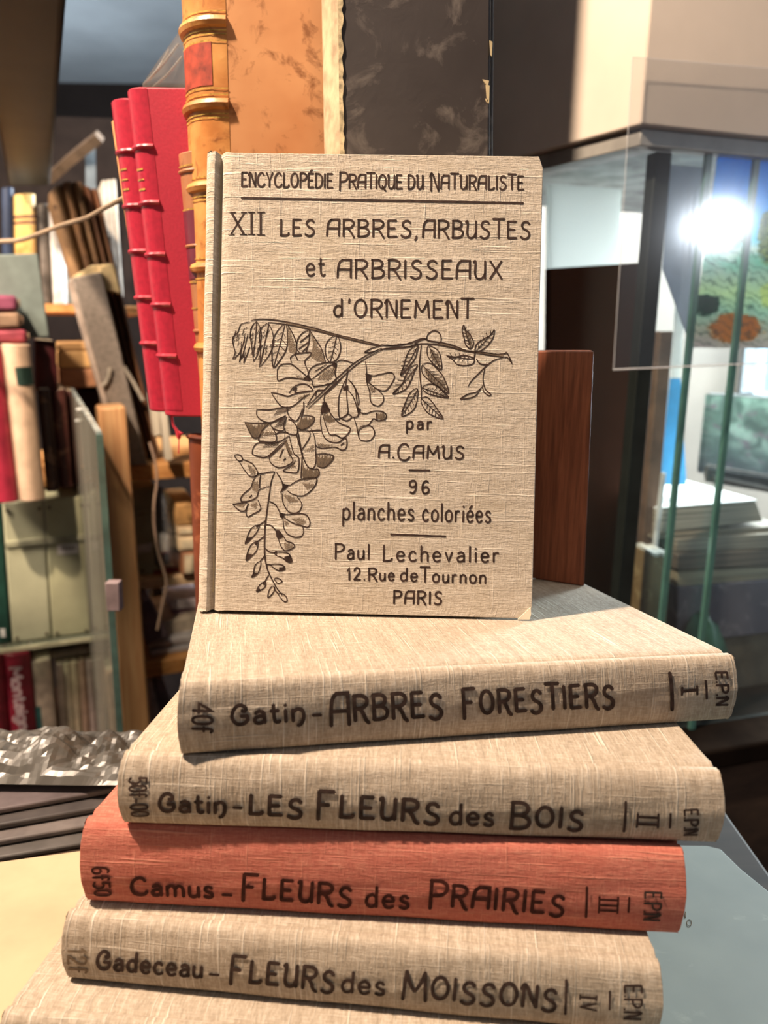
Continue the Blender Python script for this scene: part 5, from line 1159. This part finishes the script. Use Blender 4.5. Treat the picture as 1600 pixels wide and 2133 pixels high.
# landscape print hanging inside the front pane (generic painted landscape)
def landscape_mat():
    t = NT('painted_landscape'); v = t.coords('UV')
    sep = t.n('ShaderNodeSeparateXYZ'); t.l(v, sep.inputs[0]); u_, v_ = sep.outputs[0], sep.outputs[1]
    n1 = t.noise(v, 7, 5, .6, .5); n2 = t.noise(t.coords('UV', (9, 22, 1)), 1, 4, .6, 1.5); n3 = t.noise(v, 40, 3, .6, 2.0)
    h = t.math('ADD', v_, t.math('MULTIPLY', t.math('SUBTRACT', n1, .5), .16))
    c = t.ramp(h, [(0.0, 'b9aca4'), (.10, 'b6b2a2'), (.20, 'b0c4b2'), (.30, 'c9d4b0'), (.40, 'bccab8'), (.47, 'a0cdb8'), (.52, 'e8ece2'), (.58, '86dff0'), (.66, '58cff2'), (.80, '2fb8ec'), (.98, '1f9cd8')])
    def ell(cx, cy, rx, ry, soft=.25):
        dx = t.math('DIVIDE', t.math('SUBTRACT', u_, cx), rx); dy = t.math('DIVIDE', t.math('SUBTRACT', v_, cy), ry)
        d = t.math('ADD', t.math('MULTIPLY', dx, dx), t.math('MULTIPLY', dy, dy)); d = t.math('ADD', d, t.math('MULTIPLY', t.math('SUBTRACT', n2, .5), 1.6))
        return t.math('DIVIDE', t.math('SUBTRACT', 1.0, d), soft, True)
    tree = t.ramp(n3, [(.38, '3f6a3a'), (.50, '8f9a4a'), (.62, 'c6c884')])
    tree2 = t.ramp(n3, [(.38, '2f5a50'), (.52, '6f9a80'), (.64, 'b8ccb0')])
    c = t.mix(c, tree2, ell(.85, .62, .34, .13)); c = t.mix(c, tree, ell(.50, .60, .12, .15)); c = t.mix(c, tree, ell(.22, .64, .12, .085)); c = t.mix(c, tree2, ell(.26, .72, .05, .05))
    c = t.mix(c, '1f5a44', ell(.06, .23, .12, .06)); c = t.mix(c, 'b5823f', ell(.32, .11, .22, .085)); c = t.mix(c, 'c8cf98', ell(.62, .30, .16, .09))
    w = t.n('ShaderNodeTexWave', wave_type='BANDS', bands_direction='Y'); t.l(t.coords('UV', (1, 1, 1), (0, 0, .25)), w.inputs[0]); w.inputs['Scale'].default_value = 7; w.inputs['Distortion'].default_value = 9; w.inputs['Detail'].default_value = 4; w.inputs['Detail Scale'].default_value = 2
    ln = t.math('MULTIPLY', t.ramp(w.outputs['Fac'], [(.05, 1.0), (.16, 0.0)]), t.ramp(v_, [(.50, .5), (.58, 0.0)]))
    c = t.mix(c, '3a5248', ln)
    return t.done(c, .25, 0, .5)
pr = empty('landscape_print', tuple(on_front(1530, 730, .015)), 'colourful landscape print with blue sky and trees hanging inside the glass case', 'print')
q = [on_front(x, y, .016) for x, y in ((1496, 320), (1700, 348), (1700, 728), (1441, 724))]
MB().add(q+[p+NI*.0006 for p in q], [(0, 3, 2, 1), (4, 5, 6, 7), (0, 1, 5, 4), (3, 7, 6, 2), (0, 4, 7, 3), (1, 2, 6, 5)], [(0, 1), (1, 1), (1, 0), (0, 0)]*2).build('picture_sheet', translucent(landscape_mat(), .8), pr)
fq(MB(), [(1397, 343), (1472, 349), (1440, 724), (1380, 560)], .020, .0006).build('backing_card', translucent(plain('lilac_grey_card', 'b9bac2', .3, .5, var=.03), .6), pr)
# clear sleeve taped over the box and the case
sp0 = Cc-NI*.006
def on_sl(x, y): return plane_hit(x, y, sp0, NI)
sl = empty('plastic_sleeve', tuple(on_sl(1440, 765)), 'clear plastic sleeve hanging over the corner of the box and the case', 'sleeve')
q = [on_sl(x, y) for x, y in ((1318, 119), (1700, 150), (1700, 752), (1278, 770))]
MB().hexa(q+[p+NI*.0008 for p in q]).build('sheet', glass('sleeve_film', (.95, .96, .97), .018, 'c6c8d2', .13, .06), sl)
M_SEAM = plain('sleeve_edge', 'dcdcdc', .15, .8, var=.02)
for a, b, r in ((q[3], q[2], .00055), (q[0], q[3], .00022), (q[0], q[1], .00018)): MB().tube([a, (a+b)/2, b], r, 5).build('seam', M_SEAM, sl, smooth=True)

# tall cupboard hidden behind the folios, added to shade the box and the post
cu = empty('blocker', (-.06, .88, ZF), 'added unseen dark cupboard standing behind the orange and black books', 'blocker')
MB().box((-.10, .527, ZF), (-.019, 1.24, .62)).build('blocker_body', M_BLOCK, cu, bevel=.003)
MB().box((-.097, .517, ZF+.05), (-.031, .526, .60)).build('blocker_front', M_BLOCK, cu, bevel=.002)

# unseen panel added at the left, shaped to shade the post and lower shelves
LP = V3(-.42, .18, .72); m = MB(); pts = []
for q in ((-700, 1345), (150, 1300), (186, 1100), (194, 893), (268, 962), (300, 1060), (332, 1390), (352, 2000), (-700, 2000)):
    w_ = rk(q[0], q[1], -.06 if q[1] < 970 else -.03); k_ = (.52-LP[1])/(w_[1]-LP[1]); pts.append(LP+(w_-LP)*k_)
n = len(pts); m.add(pts+[p+V3(0, .003, 0) for p in pts], [tuple(range(n)), tuple(range(n, 2*n))[::-1]]+[(i, i+n, (i+1) % n+n, (i+1) % n) for i in range(n)])
tag(m.build('lamp_blocker', M_WALLL), kind='structure')
